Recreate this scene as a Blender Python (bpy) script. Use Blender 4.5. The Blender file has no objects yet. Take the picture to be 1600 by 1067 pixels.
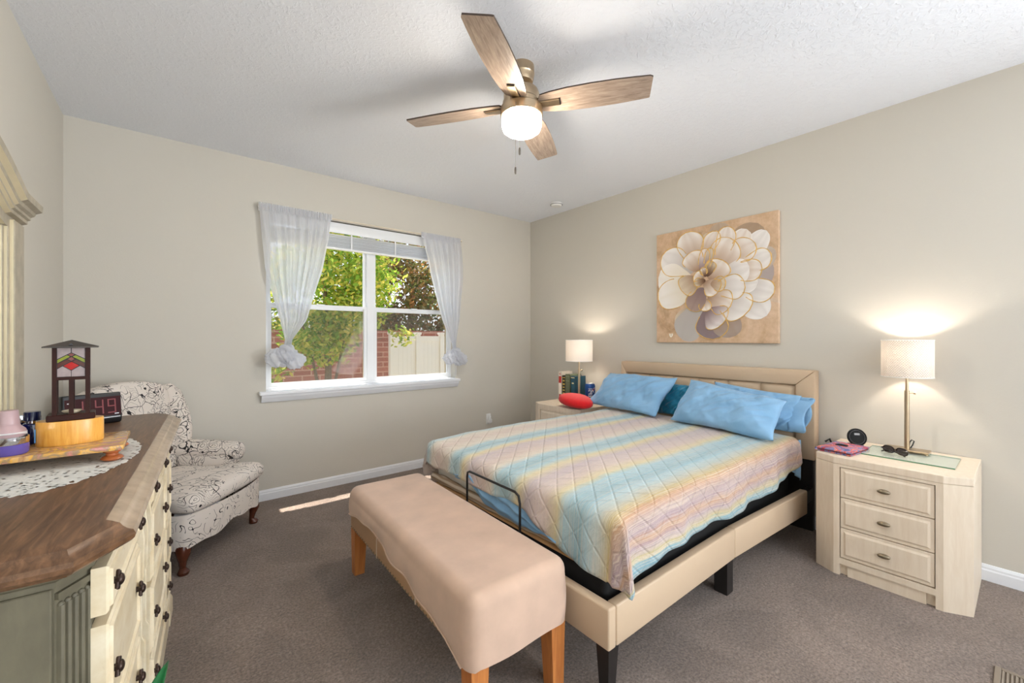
import bpy, bmesh, math, random
from mathutils import Vector, Matrix, Euler, noise as mnoise

PI = math.pi
random.seed(11)
scene = bpy.context.scene
COL = scene.collection

# ---------------------------------------------------------------- camera, world, sun, exposure
XL, XR, YB, YF, ZC = -0.552, 3.43, 3.884, -3.60, 2.74      # room faces
cam = bpy.data.cameras.new('camera')
cam.sensor_width = 36.0
cam.lens = 653.6 * 36.0 / 1600.0
cam.shift_y = -5.5 / 1600.0
cam.clip_start = 0.02
cam_o = bpy.data.objects.new('camera', cam)
cam_o.location = (0, 0, 1.312)
cam_o.rotation_euler = (PI / 2, 0, -math.atan(528.0 / 653.6))
COL.objects.link(cam_o)
scene.camera = cam_o

world = bpy.data.worlds.new('sky')
scene.world = world
world.use_nodes = True
wn = world.node_tree.nodes
wl = world.node_tree.links
bgn = wn['Background']
tc = wn.new('ShaderNodeTexCoord')
sep = wn.new('ShaderNodeSeparateXYZ')
ramp = wn.new('ShaderNodeValToRGB')
ramp.color_ramp.elements[0].position = 0.0
ramp.color_ramp.elements[0].color = (0.93, 0.97, 1.0, 1)
ramp.color_ramp.elements[1].position = 0.6
ramp.color_ramp.elements[1].color = (0.38, 0.60, 0.95, 1)
wl.new(tc.outputs['Generated'], sep.inputs[0])
wl.new(sep.outputs['Z'], ramp.inputs[0])
wl.new(ramp.outputs[0], bgn.inputs['Color'])
bgn.inputs['Strength'].default_value = 1.35

sun = bpy.data.lights.new('sun', 'SUN')
sun.energy = 10.0
sun.angle = 0.009
sun.color = (1.0, 0.95, 0.86)
sun_o = bpy.data.objects.new('sun', sun)
SUN_EL = math.radians(77.5)
sun_dir = Vector((0.0, -math.cos(SUN_EL), -math.sin(SUN_EL)))
sun_o.rotation_euler = sun_dir.to_track_quat('-Z', 'Y').to_euler()
sun_o.location = (1.5, 8, 12)
COL.objects.link(sun_o)

FAN_C = (1.424, 1.682)
scene.view_settings.view_transform = 'Standard'
scene.view_settings.look = 'None'
scene.view_settings.gamma = 1.0
scene.view_settings.use_curve_mapping = False
scene.view_settings.exposure = 0.42

FAN_W, LAMP_W = 34.0, 4.4
FILL_SIDE, FILL_FRONT = 185.0, 30.0  # strengths of the added fill lights
def fill_light(name, loc, rot, sx, sy, w):
    l = bpy.data.lights.new(name, 'AREA'); l.shape = 'RECTANGLE'; l.size = sx; l.size_y = sy
    l.energy = w; l.color = (0.88, 0.94, 1.0)
    o = bpy.data.objects.new(name, l); o.location = loc; o.rotation_euler = rot
    COL.objects.link(o)
# added area lights brightening the room from two made-up openings behind the viewpoint
fill_light('fill_side', (XR + 0.12, -2.35, 1.25), (PI / 2 + 0.5, 0, PI / 2), 1.6, 1.8, FILL_SIDE)
fill_light('fill_front', (1.3, YF - 0.12, 1.35), (PI / 2 + 0.25, 0, 0), 2.3, 1.8, FILL_FRONT)

# ---------------------------------------------------------------- materials
def srgb(r, g, b):
    def f(c):
        c /= 255.0
        return c / 12.92 if c <= 0.04045 else ((c + 0.055) / 1.055) ** 2.4
    return (f(r), f(g), f(b), 1.0)

class MT:
    """small node-tree helper"""
    def __init__(self, name):
        self.m = bpy.data.materials.new(name)
        self.m.use_nodes = True
        self.nt = self.m.node_tree
        self.n = self.nt.nodes
        self.bsdf = self.n['Principled BSDF']
        self.out = self.n['Material Output']
    def node(self, t, **kw):
        x = self.n.new(t)
        for k, v in kw.items():
            if hasattr(x, k) and k not in x.inputs:
                setattr(x, k, v)
            else:
                x.inputs[k].default_value = v
        return x
    def link(self, a, b):
        self.nt.links.new(a, b)
    def set(self, **kw):
        for k, v in kw.items():
            self.bsdf.inputs[k].default_value = v
    def coord(self, kind='Object', scale=(1, 1, 1), rot=(0, 0, 0)):
        t = self.node('ShaderNodeTexCoord')
        mp = self.node('ShaderNodeMapping')
        mp.inputs['Scale'].default_value = scale
        mp.inputs['Rotation'].default_value = rot
        self.link(t.outputs[kind], mp.inputs[0])
        return mp.outputs[0]
    def noise(self, vec, scale=5, detail=4, rough=0.55, dist=0.0):
        x = self.node('ShaderNodeTexNoise')
        x.inputs['Scale'].default_value = scale
        x.inputs['Detail'].default_value = detail
        x.inputs['Roughness'].default_value = rough
        x.inputs['Distortion'].default_value = dist
        if vec is not None:
            self.link(vec, x.inputs['Vector'])
        return x.outputs['Fac']
    def ramp(self, fac, stops, interp='LINEAR'):
        r = self.node('ShaderNodeValToRGB')
        cr = r.color_ramp
        cr.interpolation = interp
        while len(cr.elements) < len(stops):
            cr.elements.new(0.5)
        for e, (p, c) in zip(cr.elements, stops):
            e.position = p
            e.color = c if len(c) == 4 else (*c, 1)
        self.link(fac, r.inputs[0])
        return r.outputs[0]
    def mix(self, fac, a, b, mode='MIX'):
        x = self.node('ShaderNodeMix')
        x.data_type = 'RGBA'
        x.blend_type = mode
        for i, v in ((0, fac), (6, a), (7, b)):
            if hasattr(v, 'links') or hasattr(v, 'is_linked'):
                self.link(v, x.inputs[i])
            else:
                x.inputs[i].default_value = v
        return x.outputs[2]
    def math(self, op, a, b=None, clamp=False):
        x = self.node('ShaderNodeMath')
        x.operation = op
        x.use_clamp = clamp
        for i, v in ((0, a), (1, b)):
            if v is None:
                continue
            if hasattr(v, 'is_linked'):
                self.link(v, x.inputs[i])
            else:
                x.inputs[i].default_value = v
        return x.outputs[0]
    def bump(self, h, strength=0.3, dist=0.01):
        b = self.node('ShaderNodeBump')
        b.inputs['Strength'].default_value = strength
        b.inputs['Distance'].default_value = dist
        self.link(h, b.inputs['Height'])
        self.link(b.outputs[0], self.bsdf.inputs['Normal'])
        return b

def simple(name, col, rough=0.6, metal=0.0, var=0.06, vscale=8.0, bump=0.0, bscale=60.0, bdist=0.003, **kw):
    t = MT(name)
    v = t.coord()
    n = t.noise(v, vscale, 4)
    lo = tuple(c * (1 - var) for c in col[:3]) + (1,)
    hi = tuple(min(1, c * (1 + var)) for c in col[:3]) + (1,)
    t.link(t.ramp(n, [(0.3, lo), (0.7, hi)]), t.bsdf.inputs['Base Color'])
    t.set(Roughness=rough, Metallic=metal)
    for k, x in kw.items():
        t.bsdf.inputs[k.replace('_', ' ')].default_value = x
    if bump:
        t.bump(t.noise(v, bscale, 3), bump, bdist)
    return t.m

def wood(name, c1, c2, scale=(1, 12, 12), rough=0.5, c3=None, sc=4.0):
    t = MT(name)
    v = t.coord('Object', scale)
    n = t.noise(v, sc, 8, 0.62, 0.6)
    st = [(0.30, c1), (0.68, c2)] if c3 is None else [(0.28, c1), (0.5, c3), (0.72, c2)]
    t.link(t.ramp(n, st), t.bsdf.inputs['Base Color'])
    t.set(Roughness=rough)
    t.bump(n, 0.15, 0.002)
    return t.m

# ---------------------------------------------------------------- mesh builder
class MB:
    def __init__(self):
        self.bm = bmesh.new()
        self.uv = None
    def _place(self, geom, M):
        if M is not None:
            bmesh.ops.transform(self.bm, matrix=M, verts=geom)
    def box(self, c, s, rot=None, bevel=0.0, seg=2, M=None):
        r = bmesh.ops.create_cube(self.bm, size=1.0)
        vs = r['verts']
        m = Matrix.Translation(c) @ (Euler(rot).to_matrix().to_4x4() if rot else Matrix()) @ Matrix.Diagonal((*s, 1))
        bmesh.ops.transform(self.bm, matrix=m, verts=vs)
        if M is not None:
            bmesh.ops.transform(self.bm, matrix=M, verts=vs)
        if bevel > 0:
            es = {e for v in vs for e in v.link_edges}
            bmesh.ops.bevel(self.bm, geom=list(es), offset=bevel, segments=seg, profile=0.5, affect='EDGES')
        return self
    def box2(self, lo, hi, **k):
        c = [(a + b) / 2 for a, b in zip(lo, hi)]
        s = [abs(b - a) for a, b in zip(lo, hi)]
        return self.box(c, s, **k)
    def tube(self, pts, r, n=8, cap=True, closed=False):
        pts = [Vector(p) for p in pts]
        rs = r if isinstance(r, (list, tuple)) else [r] * len(pts)
        rings = []
        up = None
        N = len(pts)
        for i, p in enumerate(pts):
            if closed:
                d = pts[(i + 1) % N] - pts[i - 1]
            else:
                d = pts[min(i + 1, N - 1)] - pts[max(i - 1, 0)]
            d.normalize()
            if up is None:
                up = Vector((0, 0, 1)) if abs(d.z) < 0.9 else Vector((1, 0, 0))
            a = d.cross(up)
            if a.length < 1e-6:
                a = d.orthogonal()
            a.normalize()
            b = a.cross(d).normalized()
            up = b
            rings.append([self.bm.verts.new(p + (a * math.cos(2 * PI * k / n) + b * math.sin(2 * PI * k / n)) * rs[i]) for k in range(n)])
        for i in range(N if closed else N - 1):
            A, B = rings[i], rings[(i + 1) % N]
            for k in range(n):
                self.bm.faces.new((A[k], A[(k + 1) % n], B[(k + 1) % n], B[k]))
        if cap and not closed:
            self.bm.faces.new(rings[0][::-1])
            self.bm.faces.new(rings[-1])
        return self
    def lathe(self, prof, n=32, M=None, cap=True, sx=1.0, sy=1.0):
        rings = []
        new = []
        for r, z in prof:
            if r < 1e-5:
                v = self.bm.verts.new((0, 0, z)); rings.append([v]); new.append(v)
            else:
                ring = [self.bm.verts.new((r * sx * math.cos(2 * PI * k / n), r * sy * math.sin(2 * PI * k / n), z)) for k in range(n)]
                rings.append(ring); new += ring
        for A, B in zip(rings, rings[1:]):
            if len(A) == 1 and len(B) == 1:
                continue
            if len(A) == 1:
                for k in range(n):
                    self.bm.faces.new((A[0], B[k], B[(k + 1) % n]))
            elif len(B) == 1:
                for k in range(n):
                    self.bm.faces.new((A[k], A[(k + 1) % n], B[0]))
            else:
                for k in range(n):
                    self.bm.faces.new((A[k], A[(k + 1) % n], B[(k + 1) % n], B[k]))
        if cap:
            if len(rings[0]) > 1:
                self.bm.faces.new(rings[0][::-1])
            if len(rings[-1]) > 1:
                self.bm.faces.new(rings[-1])
        if M is not None:
            bmesh.ops.transform(self.bm, matrix=M, verts=new)
        return self
    def prism(self, poly, z0, z1, M=None, bevel=0.0, seg=2):
        """poly: list of (x, y); extruded z0..z1"""
        a = [self.bm.verts.new((x, y, z0)) for x, y in poly]
        b = [self.bm.verts.new((x, y, z1)) for x, y in poly]
        n = len(poly)
        self.bm.faces.new(a[::-1])
        self.bm.faces.new(b)
        for i in range(n):
            self.bm.faces.new((a[i], a[(i + 1) % n], b[(i + 1) % n], b[i]))
        vs = a + b
        if M is not None:
            bmesh.ops.transform(self.bm, matrix=M, verts=vs)
        if bevel > 0:
            es = {e for v in vs for e in v.link_edges}
            bmesh.ops.bevel(self.bm, geom=list(es), offset=bevel, segments=seg, profile=0.5, affect='EDGES')
        return self
    def grid(self, f, nu, nv, uvf=None, wrap_u=False):
        """f(i/nu, j/nv) -> point"""
        V = []
        for i in range(nu + (0 if wrap_u else 1)):
            V.append([self.bm.verts.new(f(i / nu, j / nv)) for j in range(nv + 1)])
        if uvf and self.uv is None:
            self.uv = self.bm.loops.layers.uv.new('UVMap')
        L = len(V)
        for i in range(nu):
            for j in range(nv):
                i2 = (i + 1) % L if wrap_u else i + 1
                fa = self.bm.faces.new((V[i][j], V[i2][j], V[i2][j + 1], V[i][j + 1]))
                if uvf:
                    for lp, (a, b) in zip(fa.loops, ((i, j), (i + 1, j), (i + 1, j + 1), (i, j + 1))):
                        lp[self.uv].uv = uvf(a / nu, b / nv)
        return self
    def sphere(self, c, r, s=(1, 1, 1), seg=24, rings=14):
        x = bmesh.ops.create_uvsphere(self.bm, u_segments=seg, v_segments=rings, radius=r)
        bmesh.ops.transform(self.bm, matrix=Matrix.Translation(c) @ Matrix.Diagonal((*s, 1)), verts=x['verts'])
        return self
    def build(self, name, material, parent=None, smooth=True, loc=None, rot=None, angle=40, normals=True):
        if normals:
            bmesh.ops.recalc_face_normals(self.bm, faces=self.bm.faces[:])
        me = bpy.data.meshes.new(name)
        self.bm.to_mesh(me)
        self.bm.free()
        for m in (material if isinstance(material, (list, tuple)) else [material]):
            me.materials.append(m)
        o = bpy.data.objects.new(name, me)
        COL.objects.link(o)
        if parent is not None:
            o.parent = parent
        if loc:
            o.location = loc
        if rot:
            o.rotation_euler = rot
        if smooth:
            for p in me.polygons:
                p.use_smooth = True
            try:
                me.set_sharp_from_angle(angle=math.radians(angle))
            except Exception:
                pass
        return o

def tag(o, label, cat, group=None, kind=None):
    o['label'] = label
    o['category'] = cat
    if group:
        o['group'] = group
    if kind:
        o['kind'] = kind
    return o

def thing(name, label, cat, loc=(0, 0, 0), rz=0.0, group=None, rot=None):
    o = bpy.data.objects.new(name, None)
    o.empty_display_size = 0.05
    COL.objects.link(o)
    o.location = loc
    o.rotation_euler = rot if rot else (0, 0, rz)
    return tag(o, label, cat, group)

def struct(o):
    o['kind'] = 'structure'
    return o

def dup(root, loc, rz=None, label=None, rot=None):
    r = root.copy(); COL.objects.link(r); r.location = loc
    if rz is not None:
        r.rotation_euler = (0, 0, rz)
    if rot is not None:
        r.rotation_euler = rot
    if label:
        r['label'] = label
    for ch in list(root.children):
        c = ch.copy(); COL.objects.link(c); c.parent = r
        for g in list(ch.children):
            d = g.copy(); COL.objects.link(d); d.parent = c
    return r

def subsurf(o, lv=1):
    m = o.modifiers.new('sub', 'SUBSURF'); m.levels = lv; m.render_levels = lv
    return o
def solidify(o, t, off=-1.0):
    m = o.modifiers.new('solid', 'SOLIDIFY'); m.thickness = t; m.offset = off
    return o

# ---------------------------------------------------------------- shared materials
M_wall = simple('wall_paint', srgb(206, 201, 190), 0.75, var=0.012, vscale=1.2, bump=0.12, bscale=110, bdist=0.004)
t = MT('ceiling_texture')
v = t.coord()
t.set(**{'Base Color': srgb(238, 241, 247), 'Roughness': 0.9})
n1 = t.noise(v, 42, 5, 0.6, 0.8)
n2 = t.noise(v, 11, 2)
h = t.math('MULTIPLY', t.ramp(n1, [(0.48, (0, 0, 0)), (0.62, (1, 1, 1))]), t.ramp(n2, [(0.3, (0.4, 0.4, 0.4)), (0.7, (1, 1, 1))]))
t.bump(h, 0.42, 0.006)
M_ceil = t.m
t = MT('carpet_pile')
v = t.coord()
a = t.noise(v, 100, 5, 0.82)
b = t.noise(v, 2.6, 4, 0.6, 0.7)
c = t.noise(v, 55, 4, 0.7)
ca = t.ramp(a, [(0.28, srgb(68, 50, 41)), (0.72, srgb(214, 189, 171))])
cb = t.ramp(c, [(0.3, (0.60, 0.59, 0.59, 1)), (0.7, (1.0, 1.0, 1.0, 1))])
cc = t.ramp(b, [(0.36, (0.70, 0.69, 0.68, 1)), (0.62, (1.0, 1.0, 1.0, 1))])
t.link(t.mix(1.0, t.mix(1.0, ca, cb, 'MULTIPLY'), cc, 'MULTIPLY'), t.bsdf.inputs['Base Color'])
t.set(Roughness=0.95)
t.bsdf.inputs['Sheen Weight'].default_value = 0.25
t.bump(t.math('ADD', a, t.math('MULTIPLY', c, 0.8)), 0.8, 0.012)
M_carpet = t.m
M_trim = simple('white_trim_paint', srgb(236, 238, 242), 0.35, var=0.015)
M_vinyl = simple('white_window_vinyl', srgb(236, 238, 240), 0.35, var=0.01)
M_black = simple('black_plastic', srgb(22, 22, 24), 0.35, var=0.1)
M_blackwood = simple('black_stained_wood', srgb(30, 26, 25), 0.45, var=0.15)
M_nickel = simple('brushed_nickel', srgb(196, 176, 148), 0.28, 1.0, var=0.05, vscale=30)
M_brass = simple('antique_pewter', srgb(150, 138, 118), 0.3, 1.0, var=0.15, vscale=60)
M_white = simple('white_plastic', srgb(236, 236, 234), 0.4, var=0.01)

# ---------------------------------------------------------------- room shell
WX0, WX1, WZ0, WZ1 = 0.578, 2.352, 0.88, 2.352      # window opening
TW = 0.15
struct(MB().box2((XL - TW, YF - TW, -0.12), (XR + TW, YB + TW, 0.0)).build('floor', M_carpet, smooth=False))
struct(MB().box2((XL - TW, YF - TW, ZC), (XR + TW, YB + TW, ZC + 0.12)).build('ceiling', M_ceil, smooth=False))
w = MB()
w.box2((XL - TW, YB, 0), (WX0, YB + TW, ZC)).box2((WX1, YB, 0), (XR + TW, YB + TW, ZC))
w.box2((WX0, YB, 0), (WX1, YB + TW, WZ0)).box2((WX0, YB, WZ1), (WX1, YB + TW, ZC))
struct(w.build('wall_back', M_wall, smooth=False))
w = MB()
w.box2((XR, YF, 0), (XR + TW, -3.2, ZC)).box2((XR, -1.5, 0), (XR + TW, YB, ZC))
w.box2((XR, -3.2, 0), (XR + TW, -1.5, 0.4)).box2((XR, -3.2, 2.3), (XR + TW, -1.5, ZC))
struct(w.build('wall_right', M_wall, smooth=False))
struct(MB().box2((XL - TW, YF, 0), (XL, YB, ZC)).build('wall_left', M_wall, smooth=False))
w = MB()
w.box2((XL - TW, YF - TW, 0), (0.1, YF, ZC)).box2((2.5, YF - TW, 0), (XR + TW, YF, ZC))
w.box2((0.1, YF - TW, 0), (2.5, YF, 0.4)).box2((0.1, YF - TW, 2.3), (2.5, YF, ZC))
struct(w.build('wall_front', M_wall, smooth=False))
w = MB()
for a_, b_ in ((-3.2, -3.18), (-2.37, -2.33), (-1.52, -1.5)):
    w.box2((XR + 0.03, a_, 0.4), (XR + 0.09, b_, 2.3))
w.box2((XR + 0.03, -3.18, 0.4), (XR + 0.09, -1.52, 0.43)).box2((XR + 0.03, -3.18, 2.27), (XR + 0.09, -1.52, 2.3))
struct(w.build('added_window_side', M_vinyl, smooth=False))  # added frame, out of view, around the side fill opening
w = MB()
for a_, b_ in ((0.1, 0.13), (1.28, 1.32), (2.47, 2.5)):
    w.box2((a_, YF - 0.09, 0.4), (b_, YF - 0.03, 2.3))
w.box2((0.13, YF - 0.09, 0.4), (2.47, YF - 0.03, 0.43)).box2((0.13, YF - 0.09, 2.27), (2.47, YF - 0.03, 2.3))
struct(w.build('added_window_front', M_vinyl, smooth=False))  # made-up window frame for the fill light at the front wall

def baseboard(name, p0, p1, nrm):
    prof = [(0, 0), (0.014, 0), (0.014, 0.055), (0.011, 0.062), (0.011, 0.072), (0.006, 0.084), (0.0, 0.086)]
    m = MB()
    a, b, nn = Vector(p0), Vector(p1), Vector(nrm)
    R0 = [m.bm.verts.new(a + nn * d + Vector((0, 0, z))) for d, z in prof]
    R1 = [m.bm.verts.new(b + nn * d + Vector((0, 0, z))) for d, z in prof]
    for i in range(len(prof)):
        j = (i + 1) % len(prof)
        m.bm.faces.new((R0[i], R0[j], R1[j], R1[i]))
    m.bm.faces.new(R0); m.bm.faces.new(R1[::-1])
    struct(m.build(name, M_trim, smooth=False))
baseboard('baseboard_back', (XL, YB, 0), (XR, YB, 0), (0, -1, 0))
baseboard('baseboard_right', (XR, YF, 0), (XR, YB, 0), (-1, 0, 0))
baseboard('baseboard_left', (XL, YF, 0), (XL, YB, 0), (1, 0, 0))
baseboard('baseboard_front', (XL, YF, 0), (XR, YF, 0), (0, 1, 0))

# roof eave outside, above the window
M_roof = simple('eave_paint', srgb(220, 215, 205), 0.8)
struct(MB().box2((-2.5, YB + TW + 0.001, 2.80), (5.5, YB + TW + 0.105, 2.98)).build('trim_1', M_roof, smooth=False))

# ---------------------------------------------------------------- window
wf = MB()
yg = YB + 0.085                                     # window frame plane
def frame(m, x0, x1, z0, z1, y0, y1, wd):
    m.box2((x0, y0, z0), (x0 + wd, y1, z1)).box2((x1 - wd, y0, z0), (x1, y1, z1))
    m.box2((x0 + wd, y0, z0), (x1 - wd, y1, z0 + wd)).box2((x0 + wd, y0, z1 - wd), (x1 - wd, y1, z1))
frame(wf, WX0 + 0.001, WX1 - 0.001, WZ0 + 0.001, WZ1 - 0.001, yg, yg + 0.06, 0.026)
XM = (WX0 + WX1) / 2
wf.box2((XM - 0.036, yg - 0.004, WZ0 + 0.027), (XM + 0.036, yg + 0.055, WZ1 - 0.027), bevel=0.004, seg=1)
win = struct(wf.build('window_1', M_vinyl, smooth=False))
t = MT('window_glass')
tr = t.node('ShaderNodeBsdfTransparent'); gl = t.node('ShaderNodeBsdfGlossy')
gl.inputs['Roughness'].default_value = 0.02
mx = t.node('ShaderNodeMixShader'); mx.inputs[0].default_value = 0.0025
t.link(tr.outputs[0], mx.inputs[1]); t.link(gl.outputs[0], mx.inputs[2]); t.link(mx.outputs[0], t.out.inputs['Surface'])
M_glass = t.m
t = MT('insect_screen_mesh')
tr = t.node('ShaderNodeBsdfTransparent'); df = t.node('ShaderNodeBsdfDiffuse')
df.inputs['Color'].default_value = srgb(120, 116, 110)
mx = t.node('ShaderNodeMixShader'); mx.inputs[0].default_value = 0.25
t.link(tr.outputs[0], mx.inputs[1]); t.link(df.outputs[0], mx.inputs[2]); t.link(mx.outputs[0], t.out.inputs['Surface'])
M_screen = t.m
ZM = 1.585
for (a, b) in ((WX0 + 0.028, XM - 0.037), (XM + 0.037, WX1 - 0.028)):
    s = MB(); frame(s, a, b, ZM - 0.02, WZ1 - 0.03, yg + 0.03, yg + 0.052, 0.022)
    so = s.build('upper_sash', M_vinyl, win, smooth=False)
    MB().box2((a + 0.02, yg + 0.038, ZM), (b - 0.02, yg + 0.042, WZ1 - 0.05)).build('pane', M_glass, so, smooth=False)
    s = MB(); frame(s, a, b, WZ0 + 0.03, ZM + 0.022, yg + 0.002, yg + 0.026, 0.024)
    s.box2(((a + b) / 2 - 0.03, yg - 0.012, ZM + 0.012), ((a + b) / 2 + 0.03, yg + 0.004, ZM + 0.026))
    so = s.build('lower_sash', M_vinyl, win, smooth=False)
    MB().box2((a + 0.022, yg + 0.010, WZ0 + 0.052), (b - 0.022, yg + 0.014, ZM)).build('pane', M_glass, so, smooth=False)
    s = MB(); frame(s, a + 0.004, b - 0.004, WZ0 + 0.03, ZM + 0.008, yg + 0.0535, yg + 0.060, 0.014)
    so = s.build('insect_screen', simple('screen_frame', srgb(196, 178, 140), 0.5), win, smooth=False)
    MB().box2((a + 0.016, yg + 0.056, WZ0 + 0.042), (b - 0.016, yg + 0.057, ZM - 0.004)).build('screen_mesh', M_screen, so, smooth=False)
# sill (stool and apron)
s = MB()
s.box2((WX0 - 0.05, YB - 0.062, WZ0 - 0.028), (WX1 + 0.03, YB + 0.0, WZ0), bevel=0.006)
s.box2((WX0 + 0.001, YB - 0.01, WZ0 - 0.0), (WX1 - 0.001, YB + 0.085, WZ0 + 0.004))
pr = [(-0.001, 0.0), (-0.052, 0.0), (-0.046, -0.02), (-0.024, -0.052), (-0.016, -0.06), (-0.001, -0.06)]
Mx = Matrix(((0, 0, 1, 0), (1, 0, 0, YB), (0, 1, 0, WZ0 - 0.028), (0, 0, 0, 1)))
s.prism(pr, WX0 - 0.035, WX1 + 0.018, M=Mx)
struct(s.build('trim_2', M_trim, smooth=False))

# raised mini blind
t = MT('blind_slats'); t.set(**{'Base Color': srgb(244, 245, 247), 'Roughness': 0.4}); M_slat = t.m
bl = thing('window_blind', 'white mini blind pulled up in a stack at the window top', 'blind', (XM, YB + 0.045, WZ1 - 0.03))
MB().box2((-0.86, -0.034, -0.07), (0.86, -0.022, 0.022), bevel=0.003).build('valance', M_vinyl, bl)
MB().box2((-0.86, -0.02, -0.018), (0.86, 0.02, 0.022)).build('head_rail', M_vinyl, bl, smooth=False)
k = 0
for k in range(12):
    z = -0.082 - k * 0.0098
    MB().box((0, 0, z), (1.70, 0.045, 0.0022), rot=(0.50 + 0.05 * math.sin(k * 2.1), 0, 0.004 * math.sin(k * 1.7))).build('slat', M_slat, bl, smooth=False)
MB().box((0, 0, -0.205), (1.71, 0.046, 0.016), bevel=0.004).build('bottom_rail', M_vinyl, bl)
for x in (-0.62, -0.2, 0.22, 0.64):
    MB().box2((x - 0.006, -0.026, -0.212), (x + 0.006, -0.0245, -0.06)).build('ladder_tape', M_vinyl, bl, smooth=False)

# curtain rod
M_rod = simple('ivory_rod', srgb(222, 210, 188), 0.4)
rd = thing('curtain_rod', 'thin ivory curtain rod across the top of the window', 'curtain rod', (0.53, YB - 0.055, 2.352))
MB().tube([(0, 0.054, 0), (0, 0.015, 0), (0.006, 0.003, 0), (0.02, 0, 0), (0.95, 0, 0), (1.86, 0, 0), (1.874, 0.003, 0), (1.88, 0.015, 0), (1.88, 0.054, 0)], 0.0065, 10).build('rod', M_rod, rd)
for x in (0.0, 1.88):
    MB().box2((x - 0.008, 0.047, -0.02), (x + 0.008, 0.0545, 0.02)).build('bracket', M_white, rd, smooth=False)

# curtains: sheer gathered panels tied in a knot
t = MT('sheer_voile')
tr = t.node('ShaderNodeBsdfTransparent'); df = t.node('ShaderNodeBsdfDiffuse'); tl = t.node('ShaderNodeBsdfTranslucent')
df.inputs['Color'].default_value = srgb(240, 241, 245); tl.inputs['Color'].default_value = srgb(240, 241, 245)
m1 = t.node('ShaderNodeMixShader'); m1.inputs[0].default_value = 0.6
m2 = t.node('ShaderNodeMixShader'); m2.inputs[0].default_value = 0.86
t.link(df.outputs[0], m1.inputs[1]); t.link(tl.outputs[0], m1.inputs[2])
t.link(tr.outputs[0], m2.inputs[1]); t.link(m1.outputs[0], m2.inputs[2]); t.link(m2.outputs[0], t.out.inputs['Surface'])
M_voile = t.m
def interp(tab, z):
    for (z0, a), (z1, b) in zip(tab, tab[1:]):
        if (z0 >= z >= z1):
            f = (z0 - z) / (z0 - z1)
            return a + (b - a) * f
    return tab[-1][1]
def curtain(label, left, right, knot, nf, seed, kr):
    y0 = YB - 0.055
    o = thing('curtain', label, 'curtain', (0, 0, 0), group='sheer curtains at the window')
    zt, zb = left[0][0], left[-1][0]
    rnd = random.Random(seed)
    ph = [rnd.uniform(0, 6.28) for _ in range(6)]
    def f(u, vv):
        z = zt + (zb - zt) * vv
        xl, xr = interp(left, z), interp(right, z)
        x = xl + (xr - xl) * u
        wd = xr - xl
        amp = min(0.03, wd * 0.075) * (0.25 + 0.75 * min(1, vv * 6)) + 0.03 * max(0, vv - 0.72)
        fu = u + 0.03 * math.sin(5 * u + ph[0] + vv * 2)
        y = y0 - 0.012 - amp * (math.sin(2 * PI * nf * fu + ph[1]) * 0.65 + math.sin(2 * PI * nf * 1.73 * fu + ph[2] + vv) * 0.35) - 0.012 * min(1, vv * 4) - 0.05 * max(0, (vv - 0.55) / 0.45) ** 1.5
        if abs(vv - 0.016) < 0.03:
            y -= 0.006 * math.sin(2 * PI * 40 * u)
        return (x, y, z)
    MB().grid(f, 150, 60).build('panel', M_voile, o, normals=False)
    # rod pocket ruffle in front
    def g(u, vv):
        z = zt + 0.012 - 0.055 * vv
        xl, xr = left[0][1] - 0.004, right[0][1] + 0.004
        return (xl + (xr - xl) * u, y0 - 0.011 - 0.005 * math.sin(2 * PI * 26 * u + ph[3]) - 0.003 * math.sin(2 * PI * 61 * u), z)
    MB().grid(g, 220, 6).build('rod_pocket', M_voile, o, normals=False)
    # the knot: ruffled ball of bunched cloth plus its band
    kx, ky, kz = knot
    kb = MB()
    for q in range(3):
        rr = random.Random(seed + q)
        off = Vector(((-0.055, 0.05, 0.0)[q], (0.0, -0.01, -0.025)[q], (-0.01, -0.03, 0.005)[q])) * (kr / 0.1)
        s0 = kr * (0.78, 0.72, 0.62)[q]
        sd = Vector((rr.uniform(0, 50), rr.uniform(0, 50), rr.uniform(0, 50)))
        def fk(u, vv):
            th, ph_ = 2 * PI * u, PI * vv
            d = Vector((math.sin(ph_) * math.cos(th), math.sin(ph_) * math.sin(th), math.cos(ph_)))
            r = s0 * (1 + 0.30 * mnoise.noise(d * 1.9 + sd) + 0.19 * math.sin(8 * th + 4 * d.z) * math.sin(ph_) + 0.20 * mnoise.noise(d * 4.5 + sd))
            return Vector((kx, ky, kz)) + off + Vector((d.x * r, d.y * r * 0.62, d.z * r * 0.86))
        kb.grid(fk, 48, 24)
    kb.build('knot', M_voile, o, angle=180)
    MB().tube([(kx + kr * 0.34 * math.cos(a), ky - 0.005 + kr * 0.32 * math.sin(a), kz + kr * 0.62 + 0.012 * math.sin(a * 2)) for a in [2 * PI * i / 20 for i in range(20)]], kr * 0.2, 8, closed=True).build('knot_wrap', M_voile, o)
    return o
yk = YB - 0.148
curtain('sheer white curtain left of the window, knotted at its lower end', [(2.375, 0.522), (2.2, 0.535), (1.86, 0.566), (1.46, 0.662), (1.30, 0.694), (1.22, 0.682)],
        [(2.375, 1.066), (2.2, 1.045), (1.9, 0.993), (1.46, 0.862), (1.30, 0.75), (1.22, 0.735)], (0.700, yk, 1.165), 9, 3, 0.105)
curtain('sheer white curtain right of the window, knotted at its lower end', [(2.36, 1.926), (2.2, 1.955), (1.944, 2.012), (1.5, 2.139), (1.26, 2.238), (1.17, 2.255)],
        [(2.36, 2.378), (2.2, 2.386), (1.91, 2.386), (1.5, 2.346), (1.26, 2.288), (1.17, 2.285)], (2.270, yk, 1.120), 8, 8, 0.10)
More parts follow.
